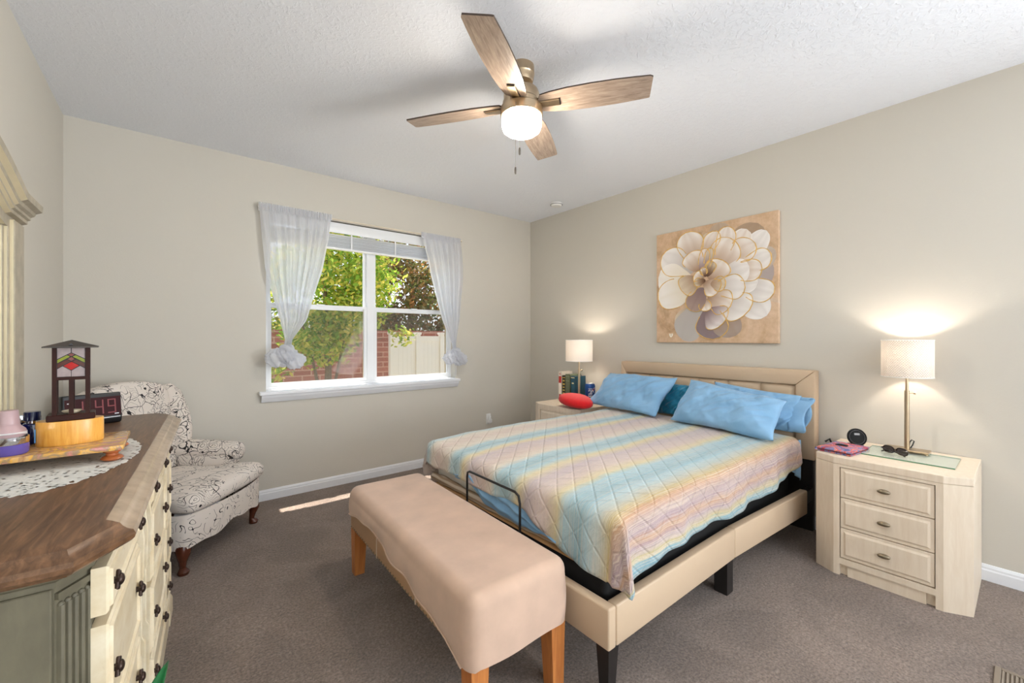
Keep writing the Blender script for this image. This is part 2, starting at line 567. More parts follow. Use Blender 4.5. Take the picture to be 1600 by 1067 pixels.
MB().tube([(2.352, YB - 0.012, 1.35), (2.354, YB - 0.012, 0.95), (2.353, YB - 0.012, 0.905)], 0.0035, 6).build('blind_cord', M_white)
tag(bpy.data.objects['blind_cord'], 'thin white blind cord hanging beside the right curtain knot', 'cord')

# ---------------------------------------------------------------- outside the window
t = MT('lawn_grass')
v = t.coord()
t.link(t.ramp(t.noise(v, 3, 6, 0.7), [(0.3, srgb(120, 112, 78)), (0.7, srgb(170, 158, 124))]), t.bsdf.inputs['Base Color'])
t.set(Roughness=0.9); M_lawn = t.m
struct(MB().box2((-25, YB + TW + 0.02, -0.4), (45, 60, -0.2)).build('lawn', M_lawn, smooth=False))
t = MT('red_brick')
v = t.coord('Object', (1, 1, 1), (PI / 2, 0, 0))
br = t.node('ShaderNodeTexBrick')
br.inputs['Color1'].default_value = srgb(180, 112, 94); br.inputs['Color2'].default_value = srgb(158, 94, 78)
br.inputs['Mortar'].default_value = srgb(206, 164, 144)
br.inputs['Scale'].default_value = 1.0; br.inputs['Brick Width'].default_value = 0.4
br.inputs['Row Height'].default_value = 0.133; br.inputs['Mortar Size'].default_value = 0.014
t.link(v, br.inputs['Vector']); t.link(br.outputs[0], t.bsdf.inputs['Base Color']); t.set(Roughness=0.9)
M_brick = t.m
bw = MB(); bw.box2((-14, 11.0, -0.4), (40, 11.3, 1.44)); bw.box2((-14, 10.96, 1.44), (40, 11.34, 1.51))
bw = bw.build('brick_wall', M_brick, smooth=False)
tag(bw, 'long red brick boundary wall behind the yard trees', 'wall')
# white vinyl fence
M_fence = simple('white_fence_vinyl', srgb(252, 240, 226), 0.5, var=0.02)
fn = thing('vinyl_fence', 'white vinyl privacy fence in front of the brick wall', 'fence', (4.22, 10.0, -0.4))
for i in range(5):
    MB().box2((i * 0.70 - 0.06, -0.06, 0), (i * 0.70 + 0.06, 0.06, 1.80)).prism([(i * 0.70 - 0.08, -0.08), (i * 0.70 + 0.08, -0.08), (i * 0.70 + 0.08, 0.08), (i * 0.70 - 0.08, 0.08)], 1.80, 1.86).build('post', M_fence, fn, smooth=False)
    if i < 4:
        p = MB()
        x0 = i * 0.70 + 0.06
        for j in range(5):
            p.box2((x0 + j * 0.11625, -0.012, 0.05), (x0 + j * 0.11625 + 0.11, 0.012, 1.70))
        p.box2((x0, -0.03, 1.62), (x0 + 0.58, 0.03, 1.76)).box2((x0, -0.03, 0.05), (x0 + 0.58, 0.03, 0.2)).box2((x0, -0.008, 0.1), (x0 + 0.58, 0.008, 1.7))
        p.build('panel', M_fence, fn, smooth=False)

def leaf_mat(name, cols):
    t = MT(name)
    oi = t.node('ShaderNodeNewGeometry')
    r = t.ramp(oi.outputs['Random Per Island'], [(i / max(1, len(cols) - 1), c) for i, c in enumerate(cols)])
    df = t.node('ShaderNodeBsdfDiffuse'); tl = t.node('ShaderNodeBsdfTranslucent')
    t.link(r, df.inputs['Color']); t.link(r, tl.inputs['Color'])
    mx = t.node('ShaderNodeMixShader'); mx.inputs[0].default_value = 0.45
    t.link(df.outputs[0], mx.inputs[1]); t.link(tl.outputs[0], mx.inputs[2]); t.link(mx.outputs[0], t.out.inputs['Surface'])
    return t.m
M_bark = simple('grey_bark', srgb(130, 112, 92), 0.9, var=0.25, vscale=14, bump=0.5, bscale=30, bdist=0.02)
def tree(label, loc, clumps, nleaf, size, mats, trunk, seed):
    rr = random.Random(seed)
    o = thing('tree', label, 'tree', loc)
    tb = MB()
    for pts, r0 in trunk:
        tb.tube(pts, [r0 * (1 - 0.7 * i / (len(pts) - 1)) for i in range(len(pts))], 8)
    tb.build('trunk', M_bark, o)
    m = MB()
    tot = sum(c[1] ** 2 for c in clumps)
    for (c, r, sz) in clumps:
        n = int(nleaf * r * r / tot)
        for _ in range(n):
            d = Vector((rr.gauss(0, 1), rr.gauss(0, 1), rr.gauss(0, 1))).normalized() * (rr.random() ** 0.45)
            p = Vector(c) + Vector((d.x * r, d.y * r, d.z * r * sz))
            s = size * rr.uniform(0.6, 1.3)
            R = Euler((rr.uniform(-1.1, 1.1), rr.uniform(-1.1, 1.1), rr.uniform(0, 6.28))).to_matrix()
            q = [R @ Vector(w) * s + p for w in ((-0.5, 0, 0), (-0.15, -0.27, 0.04), (0.28, -0.2, 0.05), (0.55, 0, 0), (0.28, 0.2, 0.05), (-0.15, 0.27, 0.04))]
            m.bm.faces.new([m.bm.verts.new(x) for x in q])
    m.build('foliage', mats, o, smooth=False, normals=False)
    return o
LG = leaf_mat('spring_green_leaves', [srgb(128, 168, 56), srgb(176, 200, 84), srgb(222, 218, 104), srgb(236, 214, 104), srgb(150, 184, 76), srgb(110, 146, 54)])
LD = leaf_mat('olive_brown_leaves', [srgb(104, 112, 66), srgb(140, 138, 82), srgb(176, 128, 84), srgb(84, 96, 62), srgb(156, 146, 108), srgb(130, 96, 74)])
LB = leaf_mat('grey_green_leaves', [srgb(120, 140, 96), srgb(148, 164, 116), srgb(98, 122, 84), srgb(170, 176, 130)])
rc = random.Random(5)
cl = []
for i in range(46):
    h = rc.uniform(1.55, 5.2)
    w = 1.15 if h > 2.3 else 0.75
    a_ = rc.uniform(0, 6.28); r_ = rc.uniform(0.1, w)
    cl.append(((r_ * math.cos(a_), r_ * math.sin(a_), h), rc.uniform(0.4, 0.62), 0.8))
cl.append(((1.35, -0.2, 1.75), 0.3, 0.8)); cl.append(((-0.85, 0, 1.2), 0.35, 0.8))
tree('bright yellow-green young tree nearest outside the window', (2.15, 8.0, -0.4), cl, 17000, 0.095, LG,
     [([(0, 0, 0), (0.03, 0.0, 1.2), (-0.02, 0.05, 2.6), (0.05, 0, 5.2)], 0.075), ([(0, 0, 0), (0.18, 0.05, 1.0), (0.5, 0.1, 2.5)], 0.04), ([(0, 0, 0.1), (-0.2, 0.05, 1.2), (-0.6, 0.1, 2.8)], 0.04), ([(0.0, 0, 1.3), (0.5, -0.1, 1.6), (0.95, -0.2, 1.7)], 0.02)], 21)
cl = []
for i in range(40):
    a_ = rc.uniform(0, 6.28); r_ = rc.uniform(0.2, 2.3); h = rc.uniform(1.9, 5.6)
    cl.append(((r_ * math.cos(a_), r_ * math.sin(a_), h), rc.uniform(0.5, 0.85), 0.8))
tree('tall dark olive and brown tree behind the white fence', (6.3, 13.6, -0.4), cl, 7500, 0.16, LD,
     [([(0, 0, 0), (0.05, 0, 1.5), (0.2, 0, 3.0), (0.1, 0, 5.5)], 0.20), ([(0.05, 0, 1.5), (-0.7, 0, 2.8), (-1.5, 0, 4.2)], 0.10), ([(0.1, 0, 1.8), (0.9, 0, 2.9), (1.7, 0.1, 4.0)], 0.09), ([(0.05, 0, 1.9), (0.5, -0.3, 3.2), (0.8, -0.4, 5.0)], 0.08)], 22)
cl = []
for i in range(22):
    a_ = rc.uniform(0, 6.28); r_ = rc.uniform(0.2, 1.8); h = rc.uniform(1.9, 4.4)
    cl.append(((r_ * math.cos(a_), r_ * math.sin(a_), h), rc.uniform(0.45, 0.75), 0.8))
tree('pale grey-green tree at the right behind the white fence', (11.0, 17.5, -0.4), cl, 4200, 0.18, LB,
     [([(0, 0, 0), (0.05, 0, 1.6), (0.0, 0, 4.0)], 0.13), ([(0.05, 0, 1.5), (-0.7, 0, 2.6), (-1.2, 0, 3.6)], 0.06)], 23)
cl = [((rc.uniform(-1.6, 1.6), rc.uniform(-0.5, 0.5), rc.uniform(1.6, 4.2)), rc.uniform(0.5, 0.8), 0.8) for _ in range(16)]
tree('distant green tree at the far left behind the brick wall', (2.2, 14.5, -0.4), cl, 3500, 0.2, LG, [([(0, 0, 0), (0.05, 0, 1.6), (0.0, 0, 4.0)], 0.13)], 24)

# ---------------------------------------------------------------- ceiling fan with a light
fx, fy = FAN_C
t = MT('fan_blade_wood')
v = t.coord('UV', (3.0, 26, 1))
n = t.noise(v, 3.0, 8, 0.65, 0.8)
t.link(t.ramp(n, [(0.25, srgb(118, 100, 88)), (0.5, srgb(160, 140, 124)), (0.75, srgb(192, 174, 155))]), t.bsdf.inputs['Base Color'])
t.set(Roughness=0.38); M_blade = t.m
M_bladeedge = simple('blade_edge', srgb(70, 56, 46), 0.5)
fan = thing('ceiling_fan', 'four-blade wooden ceiling fan with a lit frosted globe', 'ceiling fan', (fx, fy, ZC))
MB().lathe([(0.0, -0.0), (0.066, -0.0), (0.068, -0.045), (0.064, -0.052), (0.064, -0.066), (0.058, -0.085), (0.040, -0.098), (0.0, -0.1)], 40).build('canopy', M_nickel, fan, angle=30)
MB().lathe([(0.0, -0.095), (0.024, -0.095), (0.024, -0.125), (0.0, -0.125)], 20).build('downrod', simple('dark_ball_joint', srgb(60, 50, 44), 0.4, 0.8), fan)
MB().lathe([(0.0, -0.118), (0.05, -0.118), (0.086, -0.130), (0.094, -0.150), (0.094, -0.185), (0.100, -0.192), (0.100, -0.214), (0.0, -0.214)], 48).build('motor_housing', M_nickel, fan, angle=25)
MB().lathe([(0.0, -0.214), (0.078, -0.214), (0.078, -0.219), (0.0, -0.219)], 40).build('gap_ring', M_black, fan)
MB().lathe([(0.107, -0.219), (0.111, -0.223), (0.111, -0.262), (0.108, -0.266), (0.104, -0.266), (0.104, -0.24), (0.0, -0.238)][::-1], 48, cap=False).build('light_collar', M_nickel, fan, angle=25)
t = MT('frosted_globe_glass')
tr = t.node('ShaderNodeBsdfTransparent'); tl = t.node('ShaderNodeBsdfTranslucent'); em = t.node('ShaderNodeEmission')
tr.inputs['Color'].default_value = (1, 0.97, 0.92, 1)
tl.inputs['Color'].default_value = (1.0, 0.96, 0.88, 1)
em.inputs['Color'].default_value = (1.0, 0.86, 0.62, 1); em.inputs['Strength'].default_value = 1.1
m1 = t.node('ShaderNodeMixShader'); m1.inputs[0].default_value = 0.35
t.link(tr.outputs[0], m1.inputs[1]); t.link(tl.outputs[0], m1.inputs[2])
ad = t.node('ShaderNodeAddShader'); t.link(m1.outputs[0], ad.inputs[0]); t.link(em.outputs[0], ad.inputs[1])
t.link(ad.outputs[0], t.out.inputs['Surface']); M_globe = t.m
MB().lathe([(0.103, -0.258), (0.105, -0.29), (0.104, -0.315), (0.097, -0.335), (0.080, -0.348), (0.05, -0.356), (0.0, -0.358)], 48, cap=False).build('globe', M_globe, fan)
def lamp(name, loc, w, r, col=(1, 0.86, 0.68), parent=None):
    l = bpy.data.lights.new(name, 'POINT'); l.energy = w; l.shadow_soft_size = r; l.color = col
    o = bpy.data.objects.new(name, l); o.location = loc; COL.objects.link(o)
    if parent is not None:
        o.parent = parent
    return o
lamp('bulb', (0, 0, -0.305), FAN_W, 0.075, (1, 0.94, 0.86), fan)
def blade():
    xs = [0.0, 0.05, 0.14, 0.26, 0.38, 0.47, 0.535]
    top = [0.056, 0.066, 0.076, 0.080, 0.078, 0.073, 0.068]
    m = MB()
    uvl = m.bm.loops.layers.uv.new('UVMap')
    poly = [(-0.0, 0.03)] + [(x + 0.012, w) for x, w in zip(xs, top)] + [(0.550, 0.058), (0.560, -0.060)] + [(x + 0.012, -w) for x, w in zip(xs[::-1], top[::-1])] + [(0.0, -0.03)]
    m.prism(poly, -0.004, 0.004)
    bmesh.ops.recalc_face_normals(m.bm, faces=m.bm.faces[:])
    m.bm.normal_update()
    for f in m.bm.faces:
        if abs(f.normal.z) < 0.5:
            f.material_index = 1
        for lp in f.loops:
            lp[uvl].uv = (lp.vert.co.x, lp.vert.co.y)
    return m
first = None
for k, ang in enumerate((34.1, 124.9, 214.5, 305.6)):
    R = Matrix.Rotation(math.radians(ang), 4, 'Z') @ Matrix.Translation((0.095, 0, -0.206)) @ Matrix.Rotation(math.radians(-12), 4, 'X')
    if first is None:
        b = blade().build('blade', [M_blade, M_bladeedge], fan, angle=20)
        br = MB()
        br.box2((-0.03, -0.020, -0.0125), (0.105, 0.020, -0.0045), bevel=0.002, seg=1)
        br = br.build('blade_bracket', M_nickel, b, smooth=False)
        tr_ = MB().box2((0.0, 0.021, -0.0065), (0.110, 0.0245, -0.0042)).box2((0.106, -0.02, -0.0065), (0.110, 0.021, -0.0042)).build('bracket_slot', M_black, b, smooth=False)
        first = b
    else:
        b = first.copy(); COL.objects.link(b); b.parent = fan
        for c in first.children:
            d = c.copy(); COL.objects.link(d); d.parent = b
    b.matrix_local = R
M_chain = simple('steel_chain', srgb(190, 186, 178), 0.35, 0.8)
M_fob = simple('fob_grey', srgb(120, 112, 104), 0.4, 0.6)
for (x, y, zl) in ((-0.080, -0.080, -0.480), (-0.094, -0.066, -0.575)):
    c = MB().tube([(x * 0.95, y * 0.95, -0.245), (x * 1.03, y * 1.03, -0.25), (x * 1.04, y * 1.04, -0.28), (x * 1.04, y * 1.04, zl)], 0.0013, 6)
    ch = c.build('pull_chain', M_chain, fan)
    MB().lathe([(0.0, zl), (0.004, zl), (0.0055, zl - 0.012), (0.005, zl - 0.03), (0.003, zl - 0.035), (0, zl - 0.035)], 12, M=Matrix.Translation((x * 1.04, y * 1.04, 0))).build('fob', M_fob, ch)

# glowing diffuser material for an added fill lamp that is not built
t = MT('fill_diffuser'); em = t.node('ShaderNodeEmission'); em.inputs['Strength'].default_value = 3.0; em.inputs['Color'].default_value = (1, 0.95, 0.88, 1)
t.link(em.outputs[0], t.out.inputs['Surface']); M_diff = t.m

# smoke detector
sd = thing('smoke_detector', 'small round white smoke detector on the ceiling', 'smoke detector', (3.16, 3.16, ZC))
MB().lathe([(0, 0), (0.062, 0), (0.064, -0.012), (0.05, -0.03), (0.0, -0.034)], 32).build('housing', M_white, sd)
MB().lathe([(0.052, -0.013), (0.066, -0.013), (0.066, -0.017), (0.052, -0.017)], 32).build('vent_ring', simple('vent_grey', srgb(120, 120, 122), 0.6), sd)

# plug on the back wall
pg = thing('plug_adapter', 'small white plug adapter on the window wall above the bed edge', 'plug', (2.79, YB, 0.395))
MB().box2((-0.03, -0.006, -0.06), (0.03, 0, 0.055), bevel=0.004).build('outlet_plate', M_white, pg)
MB().box2((-0.022, -0.045, -0.045), (0.022, -0.006, 0.0), bevel=0.006).build('plug_body', M_white, pg)
MB().lathe([(0.0, 0), (0.017, 0), (0.017, 0.028), (0.012, 0.034), (0, 0.034)], 20, M=Matrix.Translation((0, -0.026, 0.0))).build('cap', M_white, pg)

# ---------------------------------------------------------------- painting
pt = thing('canvas_painting', 'square canvas painting of a white gold-edged dahlia over the headboard', 'painting', (XR - 0.001, 2.124, 1.272))
# local frame: u to the right (towards -Y), v up, w out of the wall (-X)
PM = Matrix(((0, 0, -1, -0.03), (-1, 0, 0, 0), (0, 1, 0, 0), (0, 0, 0, 1)))
PW, PH = 0.984, 0.968
t = MT('painted_canvas')
v = t.coord('Object')
n = t.noise(v, 3.2, 7, 0.65, 0.5)
n2 = t.noise(v, 22, 5, 0.7)
base = t.ramp(n, [(0.30, srgb(150, 116, 78)), (0.46, srgb(206, 170, 134)), (0.60, srgb(222, 190, 160)), (0.72, srgb(205, 196, 186))])
t.link(t.mix(0.25, base, t.ramp(n2, [(0.3, srgb(150, 122, 90)), (0.7, srgb(236, 216, 190))])), t.bsdf.inputs['Base Color'])
t.set(Roughness=0.7); t.bump(n2, 0.1, 0.002); M_canvas = t.m
MB().box2((-0.03, -PW, 0), (0.0, 0, PH), bevel=0.003, seg=1).build('canvas', M_canvas, pt, smooth=False)
t = MT('petal_paint')
at = t.node('ShaderNodeVertexColor'); at.layer_name = 'Col'
t.link(at.outputs[0], t.bsdf.inputs['Base Color']); t.set(Roughness=0.65); M_petal = t.m
M_gold = simple('gold_paint', srgb(224, 182, 98), 0.35, 0.25, var=0.2, vscale=40)
WH, GR, TP, LV, CR = (250, 248, 246), (216, 211, 208), (206, 186, 168), (184, 168, 168), (238, 232, 220)
# base point, tip point, width, edge colour, inner colour, gold outline, layer
PET = [((.45, .30), (.20, .12), .20, CR, TP, 0), ((.42, .33), (.26, .02), .24, (224, 221, 218), GR, 0), ((.50, .32), (.52, .03), .25, (196, 186, 188), LV, 1), ((.56, .30), (.70, .06), .21, (212, 203, 197), TP, 0),
       ((.60, .52), (.56, 1.0), .22, (222, 212, 200), TP, 0), ((.55, .6), (.46, .93), .15, CR, TP, 0), ((.66, .6), (.86, .93), .24, (214, 200, 184), TP, 0), ((.75, .55), (.97, .52), .22, (214, 206, 204), GR, 0), ((.75, .6), (.98, .70), .16, (226, 220, 214), TP, 0),
       ((.72, .42), (.92, .21), .20, WH, GR, 0), ((.70, .62), (.92, .86), .17, WH, GR, 0), ((.62, .66), (.78, .90), .17, WH, TP, 0), ((.56, .68), (.64, .95), .15, WH, TP, 1), ((.44, .70), (.55, .93), .13, WH, TP, 1), ((.36, .66), (.28, .97), .22, WH, TP, 1),
       ((.36, .62), (.06, .80), .24, WH, GR, 1), ((.34, .55), (.02, .60), .30, WH, CR, 0), ((.36, .47), (.02, .40), .26, WH, CR, 1), ((.72, .48), (.97, .38), .18, WH, GR, 1), ((.72, .60), (.95, .68), .16, WH, GR, 1),
       ((.60, .40), (.80, .26), .24, WH, GR, 1), ((.62, .66), (.84, .78), .19, WH, TP, 1), ((.52, .62), (.66, .85), .24, WH, TP, 1), ((.66, .50), (.86, .47), .16, WH, GR, 0), ((.66, .58), (.89, .57), .17, WH, TP, 1), ((.58, .55), (.80, .60), .19, WH, GR, 0),
       ((.52, .45), (.77, .44), .19, WH, GR, 1), ((.48, .40), (.66, .30), .20, WH, TP, 1), ((.47, .28), (.60, .16), .22, WH, LV, 1), ((.45, .38), (.47, .27), .10, WH, TP, 1),
       ((.44, .47), (.33, .28), .17, (214, 200, 192), LV, 1), ((.38, .56), (.24, .47), .19, CR, TP, 1), ((.40, .62), (.31, .78), .18, WH, TP, 1), ((.50, .52), (.60, .68), .20, WH, TP, 1), ((.45, .52), (.55, .41), .15, WH, TP, 1), ((.50, .50), (.62, .47), .12, CR, TP, 1),
       ((.42, .60), (.46, .80), .09, WH, LV, 1), ((.46, .60), (.50, .80), .07, CR, LV, 1), ((.47, .56), (.52, .68), .09, CR, (150, 120, 96), 1), ((.44, .54), (.37, .60), .09, WH, TP, 1), ((.46, .53), (.36, .51), .07, CR, (160, 130, 104), 1), ((.46, .56), (.43, .64), .06, WH, (150, 120, 96), 1)]
fm = MB(); gm = MB()
vc = fm.bm.loops.layers.color.new('Col')
def petal_outline(t_):
    return math.sin(PI * min(1, t_ ** 1.0 * 0.5 + 0.5 * t_ ** 2.2)) ** 0.5
rp = random.Random(4)
for li, (b0, b1, wd, ce, ci, gold) in enumerate(PET):
    b0, b1 = Vector(b0), Vector(b1)
    d = b1 - b0; nrm = Vector((-d.y, d.x)).normalized()
    wv = 0.0012 + li * 0.00010
    bend = rp.uniform(-0.12, 0.12)
    NR, NC = 26, 8
    V = []; edgeL = []; edgeR = []
    for i in range(NR + 1):
        tt = i / NR
        hw = wd * 0.52 * petal_outline(tt) * (1 + 0.04 * math.sin(9 * tt + li))
        cpt = b0 + d * tt + nrm * (bend * wd * math.sin(PI * tt))
        row = []
        for j in range(NC + 1):
            s = j / NC * 2 - 1
            q = cpt + nrm * (hw * s)
            q.x = min(0.997, max(0.003, q.x)); q.y = min(0.995, max(0.004, q.y))
            row.append((fm.bm.verts.new(PM @ Vector((q.x * PW, q.y * PH, wv))), tt, s, q))
        V.append(row); edgeL.append(row[0][3]); edgeR.append(row[-1][3])
    for i in range(NR):
        for j in range(NC):
            qs = (V[i][j], V[i][j + 1], V[i + 1][j + 1], V[i + 1][j])
            try:
                f = fm.bm.faces.new([q[0] for q in qs])
            except ValueError:
                continue
            for lp, q in zip(f.loops, qs):
                k_ = min(1, max(0, (q[1] - 0.05) * 1.35)) ** 0.8
                k_ = k_ * (0.86 + 0.14 * abs(q[2])) * (0.92 + 0.08 * math.sin(q[2] * 9 + li))
                c = [(ci[a] + (ce[a] - ci[a]) * k_) for a in range(3)]
                lp[vc] = srgb(*c)
    if gold:
        side = (edgeL + edgeR[::-1])
        st = rp.randint(6, 14); en = len(side) - rp.randint(4, 14)
        pts = [PM @ Vector((q.x * PW, q.y * PH, wv + 0.0006)) for q in side[st:en]]
        gm.tube(pts, [0.0034 * (0.6 + 0.5 * abs(math.sin(i * 0.4 + li))) for i in range(len(pts))], 6)
fm.build('flower_petals', M_petal, pt, smooth=False, normals=False)
gm.build('gold_outline', M_gold, pt)
hm = MB()
for s in (-1, 1):
    hm.tube([PM @ Vector(((0.145 + s * 0.001) * PW, 0.05 * PH, 0.002)), PM @ Vector(((0.145 + s * 0.012) * PW, 0.068 * PH, 0.002)), PM @ Vector(((0.145 + s * 0.014) * PW, 0.078 * PH, 0.002)), PM @ Vector(((0.145 + s * 0.003) * PW, 0.074 * PH, 0.002))], 0.006, 6)
hm.build('heart_mark', simple('cream_paint', srgb(240, 230, 212), 0.6), pt)

# ---------------------------------------------------------------- bed
M_uph = simple('beige_leatherette', srgb(204, 179, 150), 0.5, var=0.03, vscale=3, bump=0.06, bscale=220, bdist=0.001)
M_seam = simple('dark_piping', srgb(120, 98, 74), 0.6)
M_blackcloth = simple('black_base_cloth', srgb(14, 13, 14), 0.9, bump=0.2, bscale=300)
BYN, BYF = 0.95, 2.41
bed = thing('upholstered_bed', 'beige upholstered bed frame with a tufted headboard against the right wall', 'bed', (2.25, 1.68, 0))
def L3(x, y, z):
    return (x - 2.25, y - 1.68, z)
def lbox(m, x0, y0, z0, x1, y1, z1, **k):
    return m.box2(L3(x0, y0, z0), L3(x1, y1, z1), **k)
HX0, HX1 = 3.325, 3.425
h = MB()
lbox(h, HX0 + 0.035, 0.92, 0.49, HX1, 2.44, 1.075, bevel=0.01)
hb = h.build('headboard', M_uph, bed)
# wide padded border: mitred
fr = MB()
ya, yb_, za, zb = 0.902, 2.458, 0.49, 1.092
iy0, iy1, iz = 1.015, 2.40, 0.99
def border(poly):     # poly in (y,z)
    Mx = Matrix(((0, 0, 1, -2.25), (1, 0, 0, -1.68), (0, 1, 0, 0), (0, 0, 0, 1)))
    fr.prism(poly, HX0, HX1 - 0.005, M=Mx, bevel=0.009, seg=2)
border([(ya, za), (iy0, za), (iy0, iz), (ya, zb)])
border([(ya, zb), (iy0, iz), (iy1, iz), (yb_, zb)])
border([(yb_, zb), (iy1, iz), (iy1, za), (yb_, za)])
fr.build('padded_border', M_uph, hb, angle=30)
# tufted panels: 6 columns, 3 rows
tp = MB()
NCOL, NROW = 6, 3
for i in range(NCOL):
    for j in range(NROW):
        y0 = iy0 + (iy1 - iy0) * i / NCOL; y1 = iy0 + (iy1 - iy0) * (i + 1) / NCOL
        z0 = za + (iz - za) * j / NROW; z1 = za + (iz - za) * (j + 1) / NROW
        def f(u, v):
            bul = (1 - (2 * u - 1) ** 6) * (1 - (2 * v - 1) ** 6)
            return Vector(L3(HX0 + 0.034 - 0.026 * bul, y0 + (y1 - y0) * u, z0 + (z1 - z0) * v))
        tp.grid(f, 10, 10)
tp.build('tufted_panel', M_uph, hb, angle=180)
for y in (1.0, 2.36):
    MB().box2(L3(HX0 + 0.045, y - 0.075, 0), L3(HX0 + 0.085, y + 0.075, 0.49)).build('headboard_leg', M_blackwood, bed, smooth=False)
# side rails in two padded lengths with a seam; near rail bows out a little to the headboard
def rail(pts, name):
    m = MB()
    for (x0, y0), (x1, y1) in zip(pts, pts[1:]):
        d = Vector((x1 - x0, y1 - y0, 0)); L = d.length
        R = Matrix.Translation(L3((x0 + x1) / 2, (y0 + y1) / 2, 0.256)) @ Matrix.Rotation(math.atan2(d.y, d.x), 4, 'Z')
        mm = MB()
        bmesh.ops.create_cube(mm.bm, size=1.0)
        bmesh.ops.transform(mm.bm, matrix=R @ Matrix.Diagonal((L - 0.002, 0.045, 0.152, 1)), verts=mm.bm.verts[:])
        bmesh.ops.bevel(mm.bm, geom=mm.bm.edges[:], offset=0.008, segments=3, profile=0.5, affect='EDGES')
        me = bpy.data.meshes.new('tmp'); mm.bm.to_mesh(me); m.bm.from_mesh(me); bpy.data.meshes.remove(me); mm.bm.free()
    return m.build(name, M_uph, bed)
rail([(1.259, BYN + 0.0225), (2.24, BYN + 0.0225), (3.17, BYN - 0.03)], 'side_rail')
rail([(1.259, BYF - 0.0225), (2.24, BYF - 0.0225), (3.17, BYF + 0.0)], 'side_rail')
m = MB(); lbox(m, 1.214, BYN, 0.18, 1.258, BYF, 0.334, bevel=0.008, seg=3); m.build('foot_rail', M_uph, bed)
def tleg(x, y, w0, w1, h, name='leg'):
    m = MB()
    m.prism([(-w0, -w0), (w0, -w0), (w0, w0), (-w0, w0)], 0, h)
    for v_ in m.bm.verts:
        if v_.co.z < h * 0.5:
            v_.co.x *= w1 / w0; v_.co.y *= w1 / w0
    for v_ in m.bm.verts:
        v_.co += Vector(L3(x, y, 0))
    return m.build(name, M_blackwood, bed, smooth=False)
tleg(1.25, BYN + 0.035, 0.03, 0.02, 0.2); tleg(1.25, BYF - 0.035, 0.03, 0.02, 0.2)
tleg(2.22, BYN + 0.05, 0.033, 0.033, 0.19, 'centre_leg'); tleg(2.22, BYF - 0.05, 0.033, 0.033, 0.19, 'centre_leg')
tleg(2.22, 1.68, 0.033, 0.033, 0.20, 'centre_leg')
m = MB()
for y in (1.2, 1.68, 2.16):
    lbox(m, 1.259, y - 0.03, 0.19, 3.3, y + 0.03, 0.215)
m.build('slat_support', M_blackwood, bed, smooth=False)
lbox(MB(), 3.17, 0.92, 0.22, 3.36, 0.955, 0.30).build('corner_bracket', M_blackwood, bed, smooth=False)
lbox(MB(), 3.17, 2.405, 0.22, 3.36, 2.44, 0.30).build('corner_bracket', M_blackwood, bed, smooth=False)

# adjustable base
ab = thing('adjustable_base', 'black cloth adjustable mattress base sunk in the bed frame', 'bed base', (2.265, 1.69, 0.215))
m = MB(); m.box2((-0.98, -0.665, 0.001), (0.98, 0.665, 0.178), bevel=0.02, seg=3); m.build('platform', M_blackcloth, ab)
rb = MB().tube([(-0.985, -0.225, 0.15), (-1.035, -0.225, 0.19), (-1.035, -0.225, 0.34), (-1.035, -0.215, 0.372), (-1.035, -0.19, 0.383), (-1.035, 0.19, 0.383), (-1.035, 0.213, 0.374), (-1.035, 0.218, 0.35), (-1.035, 0.218, 0.19), (-0.985, 0.218, 0.15)], 0.006, 10)
rb.build('retainer_bar', M_black, ab)
m = MB(); m.box2((-0.985, -0.665, 0.1785), (0.97, 0.665, 0.188), bevel=0.003); m.build('plywood_deck', simple('plywood', srgb(206, 164, 116), 0.7), ab)

# mattress with its plaid-edged cover
t = MT('beige_plaid_ticking')
v = t.coord('Object', (14, 14, 14))
wv = t.node('ShaderNodeTexWave'); wv.inputs['Scale'].default_value = 0.6; t.link(v, wv.inputs['Vector'])
wv2 = t.node('ShaderNodeTexWave'); wv2.bands_direction = 'Z'; wv2.inputs['Scale'].default_value = 0.9; t.link(v, wv2.inputs['Vector'])
cmb = t.math('MULTIPLY', wv.outputs['Fac'], wv2.outputs['Fac'])
t.link(t.ramp(cmb, [(0.1, srgb(176, 150, 122)), (0.5, srgb(222, 206, 186))]), t.bsdf.inputs['Base Color']); t.set(Roughness=0.85)
M_plaid = t.m
mt = thing('mattress', 'pale mattress with a beige plaid border showing at the bed foot', 'mattress', (2.275, 1.70, 0.404))
m = MB(); m.box2((-0.965, -0.70, 0.0), (0.965, 0.70, 0.243), bevel=0.045, seg=4); m.build('core', simple('mattress_white', srgb(232, 228, 220), 0.85), mt)
m = MB()
def roll(u, v):
    a = 2 * PI * v
    y = -0.70 + 1.4 * u
    r = 0.024 * (1 + 0.12 * math.sin(23 * u) + 0.08 * math.sin(57 * u))
    return (-0.975 + 0.8 * r * math.cos(a) - 0.004, y, 0.026 + r * math.sin(a) + 0.004 * math.sin(9 * u))
m.grid(roll, 90, 14); m.build('plaid_border', M_plaid, mt)

